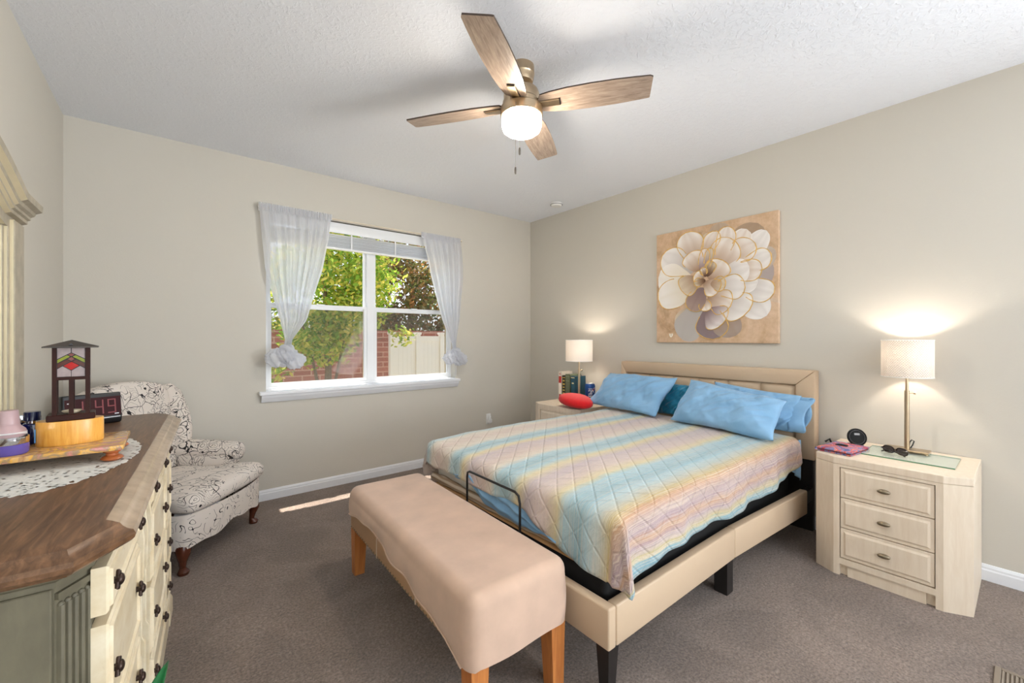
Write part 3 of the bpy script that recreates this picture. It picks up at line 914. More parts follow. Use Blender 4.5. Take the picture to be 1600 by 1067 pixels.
# blue sheet: loose swag at the foot, tucked side near the headboard
t = MT('blue_cotton')
v = t.coord()
n = t.noise(v, 5, 4)
t.link(t.ramp(n, [(0.3, srgb(124, 170, 208)), (0.7, srgb(142, 186, 222))]), t.bsdf.inputs['Base Color'])
t.set(Roughness=0.8); t.bsdf.inputs['Sheen Weight'].default_value = 0.2
t.bump(t.noise(v, 16, 5, 0.6, 1.2), 0.25, 0.012); M_blue = t.m
sh = thing('bed_sheet', 'loose light blue sheet showing at the bed foot and below the near pillow', 'sheet', (2.278, 1.69, 0.412))
def swag(u, v):
    y = 0.40 - 0.83 * u
    hgt = 0.034 + 0.075 * math.sin(PI * min(1, u * 1.15)) ** 0.7
    zc = 0.075 + 0.03 * (1 - u) - 0.04 * u + 0.05 * math.exp(-((u - 0.17) / 0.10) ** 2)
    if u < 0.17:
        hgt = 0.03 + 0.03 * u / 0.17
    z = zc + hgt * (v - 0.5)
    x = -1.006 - 0.008 * math.sin(PI * v) - 0.010 * math.sin(v * 11 + u * 9) * math.sin(PI * v) - 0.004 * math.sin(u * 40)
    return (x, y, z)
sw = MB(); sw.grid(swag, 90, 24); solidify(sw.build('foot_swag', M_blue, sh, angle=180, normals=False), 0.003)
def side(u, v):
    x = 0.74 + 0.225 * u
    return (x, -0.722 - 0.008 * math.sin(u * 14 + v * 3) - 0.012 * v, 0.222 - v * 0.27 * (0.55 + 0.45 * u))
sw = MB(); sw.grid(side, 30, 14); solidify(sw.build('side_drop', M_blue, sh, angle=180, normals=False), 0.003)

# quilt
# quilt cloth
t = MT('striped_quilt')
tcn = t.node('ShaderNodeTexCoord')
sp = t.node('ShaderNodeSeparateXYZ'); t.link(tcn.outputs['UV'], sp.inputs[0])
wob = t.noise(tcn.outputs['UV'], 9, 4, 0.6)
mp = t.node('ShaderNodeMapping'); mp.inputs['Scale'].default_value = (1.6, 220, 1); t.link(tcn.outputs['UV'], mp.inputs[0])
streak = t.noise(mp.outputs[0], 1.0, 3, 0.7)
mp2 = t.node('ShaderNodeMapping'); mp2.inputs['Scale'].default_value = (40, 90, 1); t.link(tcn.outputs['UV'], mp2.inputs[0])
fleck = t.noise(mp2.outputs[0], 1.0, 4, 0.7)
yv = t.math('ADD', sp.outputs['Y'], t.math('MULTIPLY', t.math('SUBTRACT', wob, 0.5), 0.05))
yv = t.math('ADD', yv, t.math('MULTIPLY', t.math('SUBTRACT', streak, 0.5), 0.05))
fac = t.math('DIVIDE', t.math('SUBTRACT', yv, 0.70), 2.1)     # flat cloth 0.70 .. 2.80 m across the bed
BL, BD, PKc, LVc, YL, CRm, OR, GRc = srgb(172, 206, 216), srgb(142, 184, 198), srgb(216, 198, 190), srgb(200, 186, 192), srgb(222, 210, 166), srgb(224, 217, 204), srgb(214, 182, 154), srgb(194, 200, 190)
def ST(y, c): return ((y - 0.70) / 2.1, c)
st = [ST(0.70, srgb(110, 150, 164)), ST(0.762, srgb(130, 168, 180)), ST(0.782, srgb(192, 178, 130)), ST(0.815, srgb(170, 150, 158)), ST(0.85, srgb(190, 150, 118)), ST(0.88, srgb(170, 148, 154)), ST(0.915, srgb(180, 158, 152)), ST(0.95, srgb(190, 148, 118)), ST(0.985, srgb(204, 184, 128)), ST(1.03, GRc), ST(1.085, BL), ST(1.13, BD), ST(1.22, BL), ST(1.265, YL), ST(1.33, PKc),  # near-drop stripes darkened in colour to shade the brightly lit side
      ST(1.45, LVc), ST(1.52, YL), ST(1.575, BL), ST(1.625, BD), ST(1.685, BL), ST(1.73, CRm), ST(1.80, PKc), ST(1.93, LVc), ST(1.99, YL), ST(2.04, BL), ST(2.075, BD), ST(2.12, BL), ST(2.17, CRm), ST(2.28, PKc), ST(2.36, CRm), ST(2.41, BL), ST(2.50, PKc)]
cr_ = t.ramp(fac, st)
lin = t.mix(t.ramp(streak, [(0.45, (0, 0, 0)), (0.62, (1, 1, 1))]), cr_, t.mix(0.55, cr_, srgb(228, 214, 196)))
colr = t.mix(0.35, lin, t.mix(1.0, lin, t.ramp(fleck, [(0.3, (0.72, 0.72, 0.74, 1)), (0.7, (1.12, 1.08, 1.04, 1))]), 'MULTIPLY'))
# diamond stitching
d1 = t.math('ADD', t.math('MULTIPLY', sp.outputs['X'], 9.0), t.math('MULTIPLY', sp.outputs['Y'], 9.0))
d2 = t.math('SUBTRACT', t.math('MULTIPLY', sp.outputs['X'], 9.0), t.math('MULTIPLY', sp.outputs['Y'], 9.0))
def saw(x):
    fr_ = t.math('FRACT', x)
    return t.math('ABSOLUTE', t.math('SUBTRACT', fr_, 0.5))      # 0.5 on the stitch line
mxx = t.math('MAXIMUM', saw(d1), saw(d2))
stitch = t.ramp(mxx, [(0.40, (1, 1, 1)), (0.5, (0, 0, 0))])
crk = t.noise(mp2.outputs[0], 0.55, 4, 0.7, 0.6)
hh = t.math('ADD', t.math('MULTIPLY', stitch, 1.0), t.math('MULTIPLY', crk, 1.1))
t.link(colr, t.bsdf.inputs['Base Color'])
t.set(Roughness=0.85); t.bsdf.inputs['Sheen Weight'].default_value = 0.15
t.bump(hh, 0.5, 0.009)
M_quilt = t.m
qx0, qx1, qy0, qy1, qz = 1.312, 3.215, 0.985, 2.415, 0.668
RQ = 0.048
A0, A1, B0, B1 = 1.06, 3.16, 0.742, 2.74
def hang(d):
    if d < RQ * PI / 2:
        return RQ * math.sin(d / RQ), RQ * (1 - math.cos(d / RQ))
    e = d - RQ * PI / 2
    return RQ + 0.07 * e, RQ + e * 0.99
def quilt_pt(u, v):
    # flat cloth coordinates; the foot hem sits higher on the far side, the near hem is wavy
    b = B0 + (B1 - B0) * v
    kk = min(1.0, max(0.0, (b - 1.12) / 0.38))
    a0 = A0 + 0.105 * kk * kk * (3 - 2 * kk) + 0.008 * math.sin(b * 13)
    a = a0 + (A1 - a0) * u
    if b < qy0:                                   # near hem: wave and pull
        k = (qy0 - b) / (qy0 - B0)
        b = qy0 - k * (qy0 - B0) * (1 + 0.04 * math.sin(a * 5.5 + 0.8) + 0.02 * math.sin(a * 15) - 0.25 * max(0, (a - 2.85) / 0.35) + 0.06 * max(0, (1.5 - a) / 0.3))
    return a, b
def quilt(u, v):
    a, b = quilt_pt(u, v)
    da = max(0.0, qx0 - a); dn = max(0.0, qy0 - b); df = max(0.0, b - qy1)
    db = dn if dn > 0 else df
    sgn = -1 if dn > 0 else 1
    x = max(a, qx0); y = min(max(b, qy0), qy1)
    d = math.hypot(da, db)
    wr = 0.006 * mnoise.noise(Vector((a * 5, b * 5, 0))) + 0.012 * mnoise.noise(Vector((a * 1.7, b * 1.7, 3)))
    sag = -0.02 * max(0, (qx0 + 0.25 - a)) / 0.25 - 0.022 * max(0, (qy1 - b) - 1.25) / 0.18 * 0.3
    if d <= 1e-6:
        return Vector((x, y, qz + wr + sag))
    if da > 0 and db > 0 and d > 0.24:
        d = 0.24 + (d - 0.24) * 0.16
    off, drop = hang(d)
    th = math.atan2(db, da)                        # 0 = foot, pi/2 = side
    if da > 0 and db > 0:
        s = math.sin(2 * th)
        off += 0.05 * s * s * min(1, d / 0.25) * (1.0 if th > 0.7 else 0.35)
        th2 = th + 0.30 * math.sin(2 * th) * (1 if th > 0.45 else -0.3)
        th2 = min(PI / 2, max(0, th2))
    else:
        th2 = th
    hang_f = min(1, d / 0.15)
    if da > 0 and db == 0:
        off += hang_f * (0.006 * math.sin(b * 19) + 0.004 * math.sin(b * 41 + 1))
        off += hang_f * 0.02 * math.exp(-((b - 1.98 + 0.35 * d) / 0.05) ** 2)
    elif db > 0 and da == 0:
        off += hang_f * (0.010 * math.sin(a * 12 + 1) + 0.005 * math.sin(a * 31))
    return Vector((x - off * math.cos(th2), y + sgn * off * math.sin(th2), qz + sag + wr - drop))
qm = MB()
qm.grid(quilt, 150, 150, uvf=lambda u, v: quilt_pt(u, v))
qo = qm.build('quilt', M_quilt, None, angle=180, normals=False)
solidify(qo, 0.010, -1.0)
tag(qo, 'pastel striped diamond-stitched quilt spread over the bed', 'quilt')

# pillows
def pillow(label, c00, c10, c11, c01, puff, seed, mat, name='pillow', open_end=False, flange=0.0, seam=True):
    """corners: bottom-left, bottom-right, top-right, top-left (world)"""
    P = [Vector(c) for c in (c00, c10, c11, c01)]
    ctr = sum(P, Vector()) / 4
    nrm = (P[1] - P[0]).cross(P[3] - P[0]).normalized()
    o = thing(name, label, 'pillow', ctr, group=None)
    def f(sgn):
        def g(u, v):
            e = 0.045
            uu = u; vv = v
            # edges pull in between the corners
            pu = math.sin(PI * u); pv = math.sin(PI * v)
            p = (P[0] * (1 - u) * (1 - v) + P[1] * u * (1 - v) + P[2] * u * v + P[3] * (1 - u) * v)
            p = p + (ctr - p) * 0.055 * (pu * (1 - pv) + pv * (1 - pu))
            h = (max(0, 1 - abs(2 * u - 1) ** 3.2) * max(0, 1 - abs(2 * v - 1) ** 3.2)) ** 0.55
            q = Vector((u * 3 + seed, v * 3, seed * 1.7))
            h2 = puff * h * (1 + 0.14 * mnoise.noise(q))
            edge = 1 - min(1, min(u, 1 - u, v, 1 - v) * 5)
            fold = 0.009 * mnoise.noise(Vector((u * 9 + seed, v * 4.5 + u * 6, seed))) + 0.016 * mnoise.noise(Vector((u * 3.2 + v * 2.0 + seed, (u - 0.8 * v) * 13, seed))) + 0.005 * mnoise.noise(Vector((u * 18, v * 9 + 3 * u + seed, 2)))
            fold += 0.010 * math.sin(22 * (u * 0.8 + v * 0.35) + seed) * math.exp(-((u - 0.83) / 0.16) ** 2) * pv
            return p - ctr + nrm * sgn * (h2 + fold * min(1, h * 1.5)) + nrm * 0.010 * edge * math.sin(9 * (u + v) + seed)
        return g
    m = MB(); m.grid(f(1), 60, 44); m.grid(f(-1), 60, 44)
    bmesh.ops.remove_doubles(m.bm, verts=m.bm.verts[:], dist=0.0004)
    body = m.build('case', mat, o, angle=180)
    if open_end:
        e = MB()
        def cuff(u, v):
            a = 2 * PI * v
            base = P[1] + (P[2] - P[1]) * (0.5 + 0.47 * math.cos(a))
            d = (P[1] - P[0]).normalized()
            th = puff * (0.42 - 0.12 * u) * math.sin(a) + 0.012 * math.sin(2 * a + seed) + 0.005 * math.sin(5 * a + seed)
            return base - ctr + nrm * th + d * (-0.04 + 0.10 * u + 0.016 * math.sin(3 * a))
        e.grid(cuff, 8, 48)
        solidify(e.build('open_hem', mat, o, angle=180), 0.003)
    return o
M_teal = simple('teal_velvet', srgb(0, 122, 158), 0.7, var=0.12, vscale=7, Sheen_Weight=0.35)
# back to front
pillow('teal velvet pillow upright between the two front blue pillows', (3.215, 2.00, 0.672), (3.215, 1.58, 0.672), (3.262, 1.58, 0.93), (3.262, 2.00, 0.935), 0.042, 5.2, M_teal)
pillow('light blue pillow behind the near pillow, its open case end hanging out', (3.19, 1.55, 0.68), (3.165, 0.98, 0.69), (3.25, 0.95, 0.925), (3.262, 1.54, 0.975), 0.042, 9.1, M_blue, open_end=True)
pillow('light blue pillow at the window side of the bed, half over the red cushion', (3.02, 2.61, 0.70), (2.96, 1.865, 0.69), (3.19, 1.80, 0.985), (3.215, 2.50, 0.985), 0.075, 1.3, M_blue)
pillow('big light blue pillow in front at the near side of the bed', (2.955, 1.735, 0.69), (2.85, 0.985, 0.68), (3.13, 1.00, 0.895), (3.17, 1.68, 0.985), 0.085, 3.7, M_blue, open_end=False)

# red round cushion on the far nightstand
M_red = simple('red_plush', srgb(214, 8, 18), 0.85, var=0.08, vscale=30, bump=0.3, bscale=140, Sheen_Weight=0.2)
m = MB()
def rc_(u, v):
    a = 2 * PI * u; ph_ = PI * v
    w = 1 + 0.05 * math.sin(2 * a) + 0.03 * math.sin(3 * a + 1)
    return (0.140 * w * math.sin(ph_) ** 0.75 * math.cos(a), 0.19 * w * math.sin(ph_) ** 0.75 * math.sin(a), 0.055 * math.copysign(abs(math.cos(ph_)) ** 0.8, math.cos(ph_)))
m.grid(rc_, 48, 24)
bmesh.ops.remove_doubles(m.bm, verts=m.bm.verts[:], dist=0.0005)
o = m.build('cushion', M_red, None, angle=180, loc=(2.965, 2.705, 0.718), rot=(0.10, -0.03, 0))
tag(o, 'plump red plush cushion on the nightstand by the window', 'cushion')

# ---------------------------------------------------------------- bench
M_suede = simple('pinkish_suede_cover', srgb(204, 173, 151), 0.85, var=0.10, vscale=6, bump=0.12, bscale=14, bdist=0.006, Sheen_Weight=0.3)
M_tan = simple('tan_leatherette', srgb(186, 150, 116), 0.5, var=0.05)
M_oak = wood('orange_oak', srgb(176, 104, 52), srgb(206, 134, 72), (14, 14, 1.5), 0.4)
bn = thing('bench', 'long upholstered bench in a loose suede cover at the bed foot', 'bench', (0.962, 1.750, 0), rz=math.radians(-1.6))
BL_, BW_ = 1.305, 0.442
m = MB(); m.box2((-BW_ / 2 + 0.012, -BL_ / 2 + 0.012, 0.25), (BW_ / 2 - 0.012, BL_ / 2 - 0.012, 0.43), bevel=0.008); bx_ = m.build('box_frame', M_tan, bn)
M_pipe = simple('pale_piping', srgb(222, 205, 186), 0.6)
for y in (-0.22, 0.22):
    MB().box2((-BW_ / 2 + 0.009, y - 0.002, 0.252), (-BW_ / 2 + 0.0135, y + 0.002, 0.42)).build('seam_piping', M_pipe, bx_)
m = MB()
for i in range(46):
    y = -BL_ / 2 + 0.03 + i * (BL_ - 0.06) / 45
    m.sphere((-BW_ / 2 + 0.011, y, 0.262), 0.0048, (0.7, 1, 1), 8, 6)
nl = m.build('nailhead_trim', M_brass, bx_)
nl['kind'] = 'stuff'
for sx in (-1, 1):
    for sy in (-1, 1):
        m = MB(); m.prism([(-0.034, -0.034), (0.034, -0.034), (0.034, 0.034), (-0.034, 0.034)], 0, 0.25)
        for v_ in m.bm.verts:
            if v_.co.z < 0.1:
                v_.co.x = v_.co.x * 0.78 + sx * 0.004; v_.co.y = v_.co.y * 0.78 + sy * 0.004
            v_.co.x += sx * (BW_ / 2 - 0.048); v_.co.y += sy * (BL_ / 2 - 0.048)
        m.build('leg', M_oak, bn, smooth=False)
def rrect(s, w, l, r):
    """point on rounded rectangle perimeter by fraction; starts at -x side, far (+y) end going to -y"""
    segs = [l - 2 * r, PI * r / 2, w - 2 * r, PI * r / 2, l - 2 * r, PI * r / 2, w - 2 * r, PI * r / 2]
    tot = sum(segs); d = (s % 1.0) * tot
    hw, hl = w / 2, l / 2
    cs = [None, (-hw + r, -hl + r), None, (hw - r, -hl + r), None, (hw - r, hl - r), None, (-hw + r, hl - r)]
    for i, L in enumerate(segs):
        if d <= L or i == 7:
            k = d / L
            if i == 0: return Vector((-hw, hl - r - d, 0)), Vector((-1, 0, 0))
            if i == 2: return Vector((-hw + r + d, -hl, 0)), Vector((0, -1, 0))
            if i == 4: return Vector((hw, -hl + r + d, 0)), Vector((1, 0, 0))
            if i == 6: return Vector((hw - r - d, hl, 0)), Vector((0, 1, 0))
            a = PI + (i // 2) * PI / 2 + k * PI / 2
            n_ = Vector((math.cos(a), math.sin(a), 0))
            return Vector((*cs[i], 0)) + n_ * r, n_
        d -= L
HEM = [(-0.70, 0.245), (-0.60, 0.248), (-0.50, 0.285), (-0.35, 0.305), (-0.2, 0.335), (-0.08, 0.352), (0.05, 0.372), (0.2, 0.385), (0.4, 0.375), (0.55, 0.352), (0.70, 0.335)]
def hem(p, n_):
    if n_.x < -0.5:
        y = p.y
        for (a, b), (c, d) in zip(HEM, HEM[1:]):
            if a <= y <= c:
                return b + (d - b) * (y - a) / (c - a) + 0.004 * math.sin(y * 30)
        return 0.245 if y < 0 else 0.335
    return 0.25 + 0.004 * math.sin(p.y * 20 + p.x * 20) + (0.02 if n_.y > 0.5 else 0)
RB = 0.045; TOPZ = 0.488
def cover(u, v):
    rows = 30
    p, n_ = rrect(u, BW_, BL_, 0.052)
    if v < 0.4:                                        # top: from the middle spine out
        k = v / 0.4
        inner = Vector((0, max(-BL_ / 2 + BW_ / 2, min(BL_ / 2 - BW_ / 2, p.y)), 0))
        edge = p - n_ * RB
        q = inner + (edge - inner) * k
        z = TOPZ + 0.003 * mnoise.noise(Vector((q.x * 6, q.y * 6, 0))) - 0.004 * k ** 3
        return Vector((q.x, q.y, TOPZ - 0.004))
    if v < 0.65:
        a = (v - 0.4) / 0.25 * PI / 2
        q = p - n_ * RB + n_ * RB * math.sin(a)
        return Vector((q.x, q.y, TOPZ - 0.004 - RB * (1 - math.cos(a))))
    k = (v - 0.65) / 0.35
    hz = hem(p, n_)
    z0 = TOPZ - 0.004 - RB
    bul = 0.006 * math.sin(PI * k) + 0.004 * k + k * 0.006 * mnoise.noise(Vector((p.x * 7, p.y * 7, 4)))
    if n_.x < -0.5:
        bul += 0.016 * k * math.exp(-((p.y + 0.03) / 0.10) ** 2)
    q = p + n_ * max(0.001, bul)
    return Vector((q.x, q.y, z0 + (hz - z0) * k))
m = MB(); m.grid(cover, 220, 40, wrap_u=True)
bmesh.ops.remove_doubles(m.bm, verts=m.bm.verts[:], dist=0.0003)
cv = m.build('loose_cover', M_suede, bn, angle=180, normals=True)
m = MB()
pts = []
for i in range(90):
    y = BL_ / 2 - 0.045 - i * (BL_ - 0.09) / 89
    P_ = cover(0.0001, 0)  # placeholder
    k = 1.0
    hz = hem(Vector((-BW_ / 2, y, 0)), Vector((-1, 0, 0)))
    bul = 0.004 + 0.006 * mnoise.noise(Vector((-BW_ / 2 * 7, y * 7, 4))) + 0.016 * math.exp(-((y + 0.03) / 0.10) ** 2)
    pts.append((-BW_ / 2 - max(0.001, bul) - 0.003, y, hz))
m.tube(pts, 0.0035, 6); m.build('cover_hem', M_suede, bn)

# ---------------------------------------------------------------- nightstands
M_ns = wood('cream_washed_wood', srgb(226, 208, 184), srgb(236, 221, 200), (10, 10, 1.2), 0.45)
M_dark = simple('dark_gap', srgb(70, 54, 42), 0.8)
def bevel_panel(m, x0, y0, z0, y1, z1, t_, inset, slope):
    """raised field on a plane facing -x: base plane x0, raised by t_"""
    A = [(y0 + inset, z0 + inset), (y1 - inset, z0 + inset), (y1 - inset, z1 - inset), (y0 + inset, z1 - inset)]
    i2 = inset + slope
    B = [(y0 + i2, z0 + i2), (y1 - i2, z0 + i2), (y1 - i2, z1 - i2), (y0 + i2, z1 - i2)]
    a = [m.bm.verts.new((x0, y, z)) for y, z in A]; b = [m.bm.verts.new((x0 - t_, y, z)) for y, z in B]
    m.bm.faces.new(b)
    for i in range(4):
        m.bm.faces.new((a[i], a[(i + 1) % 4], b[(i + 1) % 4], b[i]))
ns = thing('nightstand', 'cream three-drawer nightstand on the near side of the bed', 'nightstand', (3.425, 0.475, 0), group='matching cream nightstands')
PL = [(0, -0.31), (0, 0.31), (-0.505, 0.31), (-0.556, 0.215), (-0.556, -0.215), (-0.505, -0.31)]
def inset_poly(pl, d):
    c = Vector((-0.27, 0))
    return [(c.x + (x - c.x) * (1 - d / 0.28), c.y + (y - c.y) * (1 - d / 0.31)) for x, y in pl]
m = MB()
m.prism([(0, -0.31), (0, 0.31), (-0.505, 0.31), (-0.53, 0.262), (-0.53, -0.262), (-0.505, -0.31)], 0.0, 0.612)
for s in (-1, 1):
    m.prism([(-0.505, s * 0.31), (-0.556, s * 0.215), (-0.556, s * 0.188), (-0.53, s * 0.188)], 0, 0.612)
m.box2((-0.556, -0.188, 0.598), (-0.53, 0.188, 0.612)).box2((-0.556, -0.188, 0.062), (-0.53, 0.188, 0.094))
m.box2((-0.546, -0.155, 0.0), (-0.53, 0.155, 0.062))
m.build('body', M_ns, ns, smooth=False)
m = MB().prism(PL, 0.6125, 0.65, bevel=0.003, seg=2); m.build('top', M_ns, ns, smooth=False)
MB().box2((-0.5315, -0.186, 0.096), (-0.5302, 0.186, 0.597)).build('recess_back', M_dark, ns, smooth=False)
for k in range(3):
    z0 = 0.099 + k * 0.1665; z1 = z0 + 0.1625
    m = MB().box2((-0.552, -0.1845, z0), (-0.532, 0.1845, z1), bevel=0.0015, seg=1)
    bevel_panel(m, -0.552, -0.1845, z0, 0.1845, z1, 0.006, 0.014, 0.010)
    d = m.build('drawer', M_ns, ns, smooth=False)
    kb = MB().sphere((-0.574, 0, (z0 + z1) / 2 + 0.002), 0.014, (0.75, 1.9, 0.8), 20, 12)
    kb.lathe([(0.005, 0), (0.005, 0.016)], 12, M=Matrix.Translation((-0.557, 0, (z0 + z1) / 2)) @ Matrix.Rotation(-PI / 2, 4, 'Y'))
    kb.sphere((-0.561, 0, (z0 + z1) / 2), 0.012, (0.3, 2.1, 1.0), 16, 8)
    kb.build('knob', M_brass, d)
dup(ns, (3.425, 2.915, 0), label='cream nightstand on the window side of the bed, mostly hidden')

# ---------------------------------------------------------------- lamps
def shade_mat(name, honey, strength=0.05):
    t = MT(name)
    df = t.node('ShaderNodeBsdfDiffuse'); tl = t.node('ShaderNodeBsdfTranslucent')
    df.inputs['Color'].default_value = srgb(244, 236, 226); tl.inputs['Color'].default_value = srgb(252, 236, 214)
    mx = t.node('ShaderNodeMixShader'); mx.inputs[0].default_value = strength
    t.link(df.outputs[0], mx.inputs[1]); t.link(tl.outputs[0], mx.inputs[2]); t.link(mx.outputs[0], t.out.inputs['Surface'])
    if honey:
        tcn = t.node('ShaderNodeTexCoord')
        mp = t.node('ShaderNodeMapping'); mp.inputs['Scale'].default_value = (60, 15, 1); t.link(tcn.outputs['UV'], mp.inputs[0])
        sp = t.node('ShaderNodeSeparateXYZ'); t.link(mp.outputs[0], sp.inputs[0])
        a = t.math('SINE', t.math('MULTIPLY', t.math('ADD', sp.outputs['X'], sp.outputs['Y']), PI))
        b = t.math('SINE', t.math('MULTIPLY', t.math('SUBTRACT', sp.outputs['X'], sp.outputs['Y']), PI))
        hgt = t.math('ABSOLUTE', t.math('MULTIPLY', a, b))
        bp = t.node('ShaderNodeBump'); bp.inputs['Strength'].default_value = 0.9; bp.inputs['Distance'].default_value = 0.004
        t.link(hgt, bp.inputs['Height']); t.link(bp.outputs[0], df.inputs['Normal']); t.link(bp.outputs[0], tl.inputs['Normal'])
        cm = t.ramp(hgt, [(0.05, srgb(204, 188, 176)), (0.35, srgb(250, 243, 236))])
        t.link(cm, df.inputs['Color'])
    return t.m
def table_lamp(label, loc, rs, honey, w):
    o = thing('table_lamp', label, 'lamp', loc, group='pair of table lamps')
    m = MB().box2((-0.05, -0.095, 0.006), (0.05, 0.095, 0.016), bevel=0.002, seg=1)
    for sx in (-1, 1):
        for sy in (-1, 1):
            m.lathe([(0.007, 0.0), (0.007, 0.006)], 10, M=Matrix.Translation((sx * 0.04, sy * 0.085, 0)))
    m.build('base', M_nickel, o, smooth=False)
    p = MB().tube([(0, 0, 0.016), (0, 0, 0.35)], 0.0115, 16).tube([(0, 0, 0.35), (0, 0, 0.53)], 0.0075, 14)
    p.build('pole', M_nickel, o)
    kn = MB().tube([(0, -0.008, 0.338), (0, -0.03, 0.338)], 0.0035, 8)
    kn.lathe([(0.0, 0), (0.0075, 0), (0.0075, 0.009), (0, 0.009)], 14, M=Matrix.Translation((0, -0.028, 0.338)) @ Matrix.Rotation(PI / 2, 4, 'X'))
    kn.build('height_screw', M_nickel, o)
    s = MB()
    z0, z1 = 0.43, 0.640
    s.grid(lambda u, v: (rs * math.cos(2 * PI * u), rs * math.sin(2 * PI * u), z0 + (z1 - z0) * v), 72, 8, uvf=lambda u, v: (u, v))
    bmesh.ops.remove_doubles(s.bm, verts=s.bm.verts[:], dist=0.0003)
    so = s.build('lamp_shade', shade_mat('shade_fabric', honey), o, normals=False)
    for z in (z0, z1):
        MB().tube([(rs * math.cos(a), rs * math.sin(a), z) for a in [2 * PI * i / 48 for i in range(48)]], 0.0022, 6, closed=True).build('shade_ring', M_white, so)
    rg = MB()
    for a in (0.5, 0.5 + 2 * PI / 3, 0.5 + 4 * PI / 3):
        rg.tube([(0, 0, z1 - 0.03), (rs * math.cos(a), rs * math.sin(a), z1 - 0.002)], 0.0015, 5)
    rg.build('shade_spider', M_white, so)
    bu = MB().lathe([(0, 0.50), (0.013, 0.50), (0.014, 0.53), (0.0, 0.532)], 16); bu.build('socket', M_white, o)
    lamp('bulb', (0, 0, 0.565), w, 0.022, (1, 0.90, 0.78), o)
    return o
lr = table_lamp('lit table lamp with a honeycomb-textured white drum shade, on the near nightstand', (3.285, 0.445, 0.659), 0.113, True, LAMP_W)
c = MB().tube([(0.02, -0.012, 0.018), (0.03, -0.02, 0.035), (0.034, -0.026, 0.058), (0.03, -0.016, 0.064), (0.03, -0.008, 0.05), (0.04, -0.004, 0.03), (0.052, 0.0, 0.014), (0.10, -0.01, 0.004)], 0.003, 8)
c.build('cord', M_black, lr)
table_lamp('lit table lamp with a plain white drum shade, on the window side nightstand', (3.165, 2.845, 0.651), 0.134, False, LAMP_W * 0.7)

# glass plate, glasses, folded case, charger
t = MT('green_edge_glass')
t.set(**{'Base Color': (0.80, 0.93, 0.84, 1), 'Roughness': 0.05, 'IOR': 1.4, 'Alpha': 0.35})
M_plate = t.m
g = MB().box2((-0.14, -0.185, 0), (0.14, 0.185, 0.007), bevel=0.001, seg=1).build('glass_plate', [M_plate, simple('glass_edge_green', srgb(70, 120, 84), 0.2)], None, smooth=False, loc=(3.185, 0.42, 0.6505))
for f in g.data.polygons:
    if abs(f.normal.z) < 0.5:
        f.material_index = 1
tag(g, 'rectangular clear glass plate under the near table lamp', 'plate')
eg = thing('eyeglasses', 'folded dark tortoiseshell glasses lying beside the lamp base', 'glasses', (3.150, 0.475, 0.6585), rz=math.radians(66))
M_tort = simple('tortoiseshell', srgb(52, 38, 32), 0.2, var=0.5, vscale=80)
M_lens = simple('dark_lens', srgb(92, 84, 80), 0.08)
fr_ = MB()
for s in (-1, 1):
    pts = []
    for i in range(24):
        a = 2 * PI * i / 24
        pts.append((s * 0.033 + 0.027 * math.copysign(abs(math.cos(a)) ** 0.8, math.cos(a)), 0.0 + 0.002 * math.sin(a), 0.022 + 0.019 * math.copysign(abs(math.sin(a)) ** 0.8, math.sin(a))))
    fr_.tube(pts, 0.0028, 8, closed=True)
fr_.tube([(-0.007, 0, 0.026), (0, -0.002, 0.029), (0.007, 0, 0.026)], 0.0028, 8)
fr_.build('rim', M_tort, eg)
for s in (-1, 1):
    MB().lathe([(0, -0.0008), (0.026, -0.0008), (0.026, 0.0008), (0, 0.0008)], 24, M=Matrix.Translation((s * 0.033, 0, 0.022)) @ Matrix.Rotation(PI / 2, 4, 'X') @ Matrix.Diagonal((1, 0.7, 1, 1))).build('lens', M_lens, eg)
    MB().tube([(s * 0.060, 0.0, 0.030), (s * 0.058, 0.012 + 0.004 * s, 0.028), (s * 0.01, 0.016 + 0.005 * s, 0.022), (-s * 0.045, 0.017 + 0.006 * s, 0.012), (-s * 0.062, 0.017 + 0.006 * s, 0.004)], [0.0035, 0.004, 0.0036, 0.003, 0.0028], 8).build('temple', M_tort, eg)

t = MT('quilted_print')
v = t.coord('Object', (1, 1, 1))
n = t.noise(v, 16, 3, 0.5, 0.8)
t.link(t.ramp(n, [(0.30, srgb(84, 92, 142)), (0.40, srgb(140, 132, 166)), (0.46, srgb(196, 84, 82)), (0.50, srgb(226, 136, 108)), (0.54, srgb(130, 124, 164)), (0.62, srgb(168, 66, 84))], 'CONSTANT'), t.bsdf.inputs['Base Color'])
t.set(Roughness=0.8); M_print = t.m
fc = thing('fabric_booklet', 'folded patchwork-print fabric case at the bed end of the near nightstand', 'case', (3.06, 0.690, 0.651), rz=math.radians(-8))
MB().box2((-0.125, -0.085, 0.014), (0.125, 0.085, 0.023), bevel=0.004).build('cover_flap', M_print, fc)
MB().box2((-0.123, -0.083, 0.0), (0.123, 0.083, 0.007), bevel=0.003).build('back_cover', M_print, fc)
MB().box2((-0.120, -0.080, 0.0072), (0.120, 0.078, 0.0138), bevel=0.002).build('pages', simple('wine_lining', srgb(96, 44, 52), 0.7), fc)
MB().tube([(-0.124, 0.0855, 0.004), (-0.124, 0.088, 0.012), (0.124, 0.088, 0.012), (0.124, 0.0855, 0.004)], 0.006, 8).build('spine', M_print, fc)
pn = MB().tube([(-0.03, 0, 0), (-0.01, 0.003, 0.002), (0.025, 0.0, 0.0), (0.032, 0, 0)], [0.002, 0.0055, 0.0055, 0.002], 10).build('clip', M_black, None, loc=(3.07, 0.70, 0.679), rot=(0, 0, -1.3))
tag(pn, 'small black clip lying on the folded patchwork case', 'clip')
ch = thing('wireless_charger', 'round black charging stand behind the patchwork case', 'charger', (3.25, 0.665, 0.651), rot=(0, 0, math.radians(-52)))
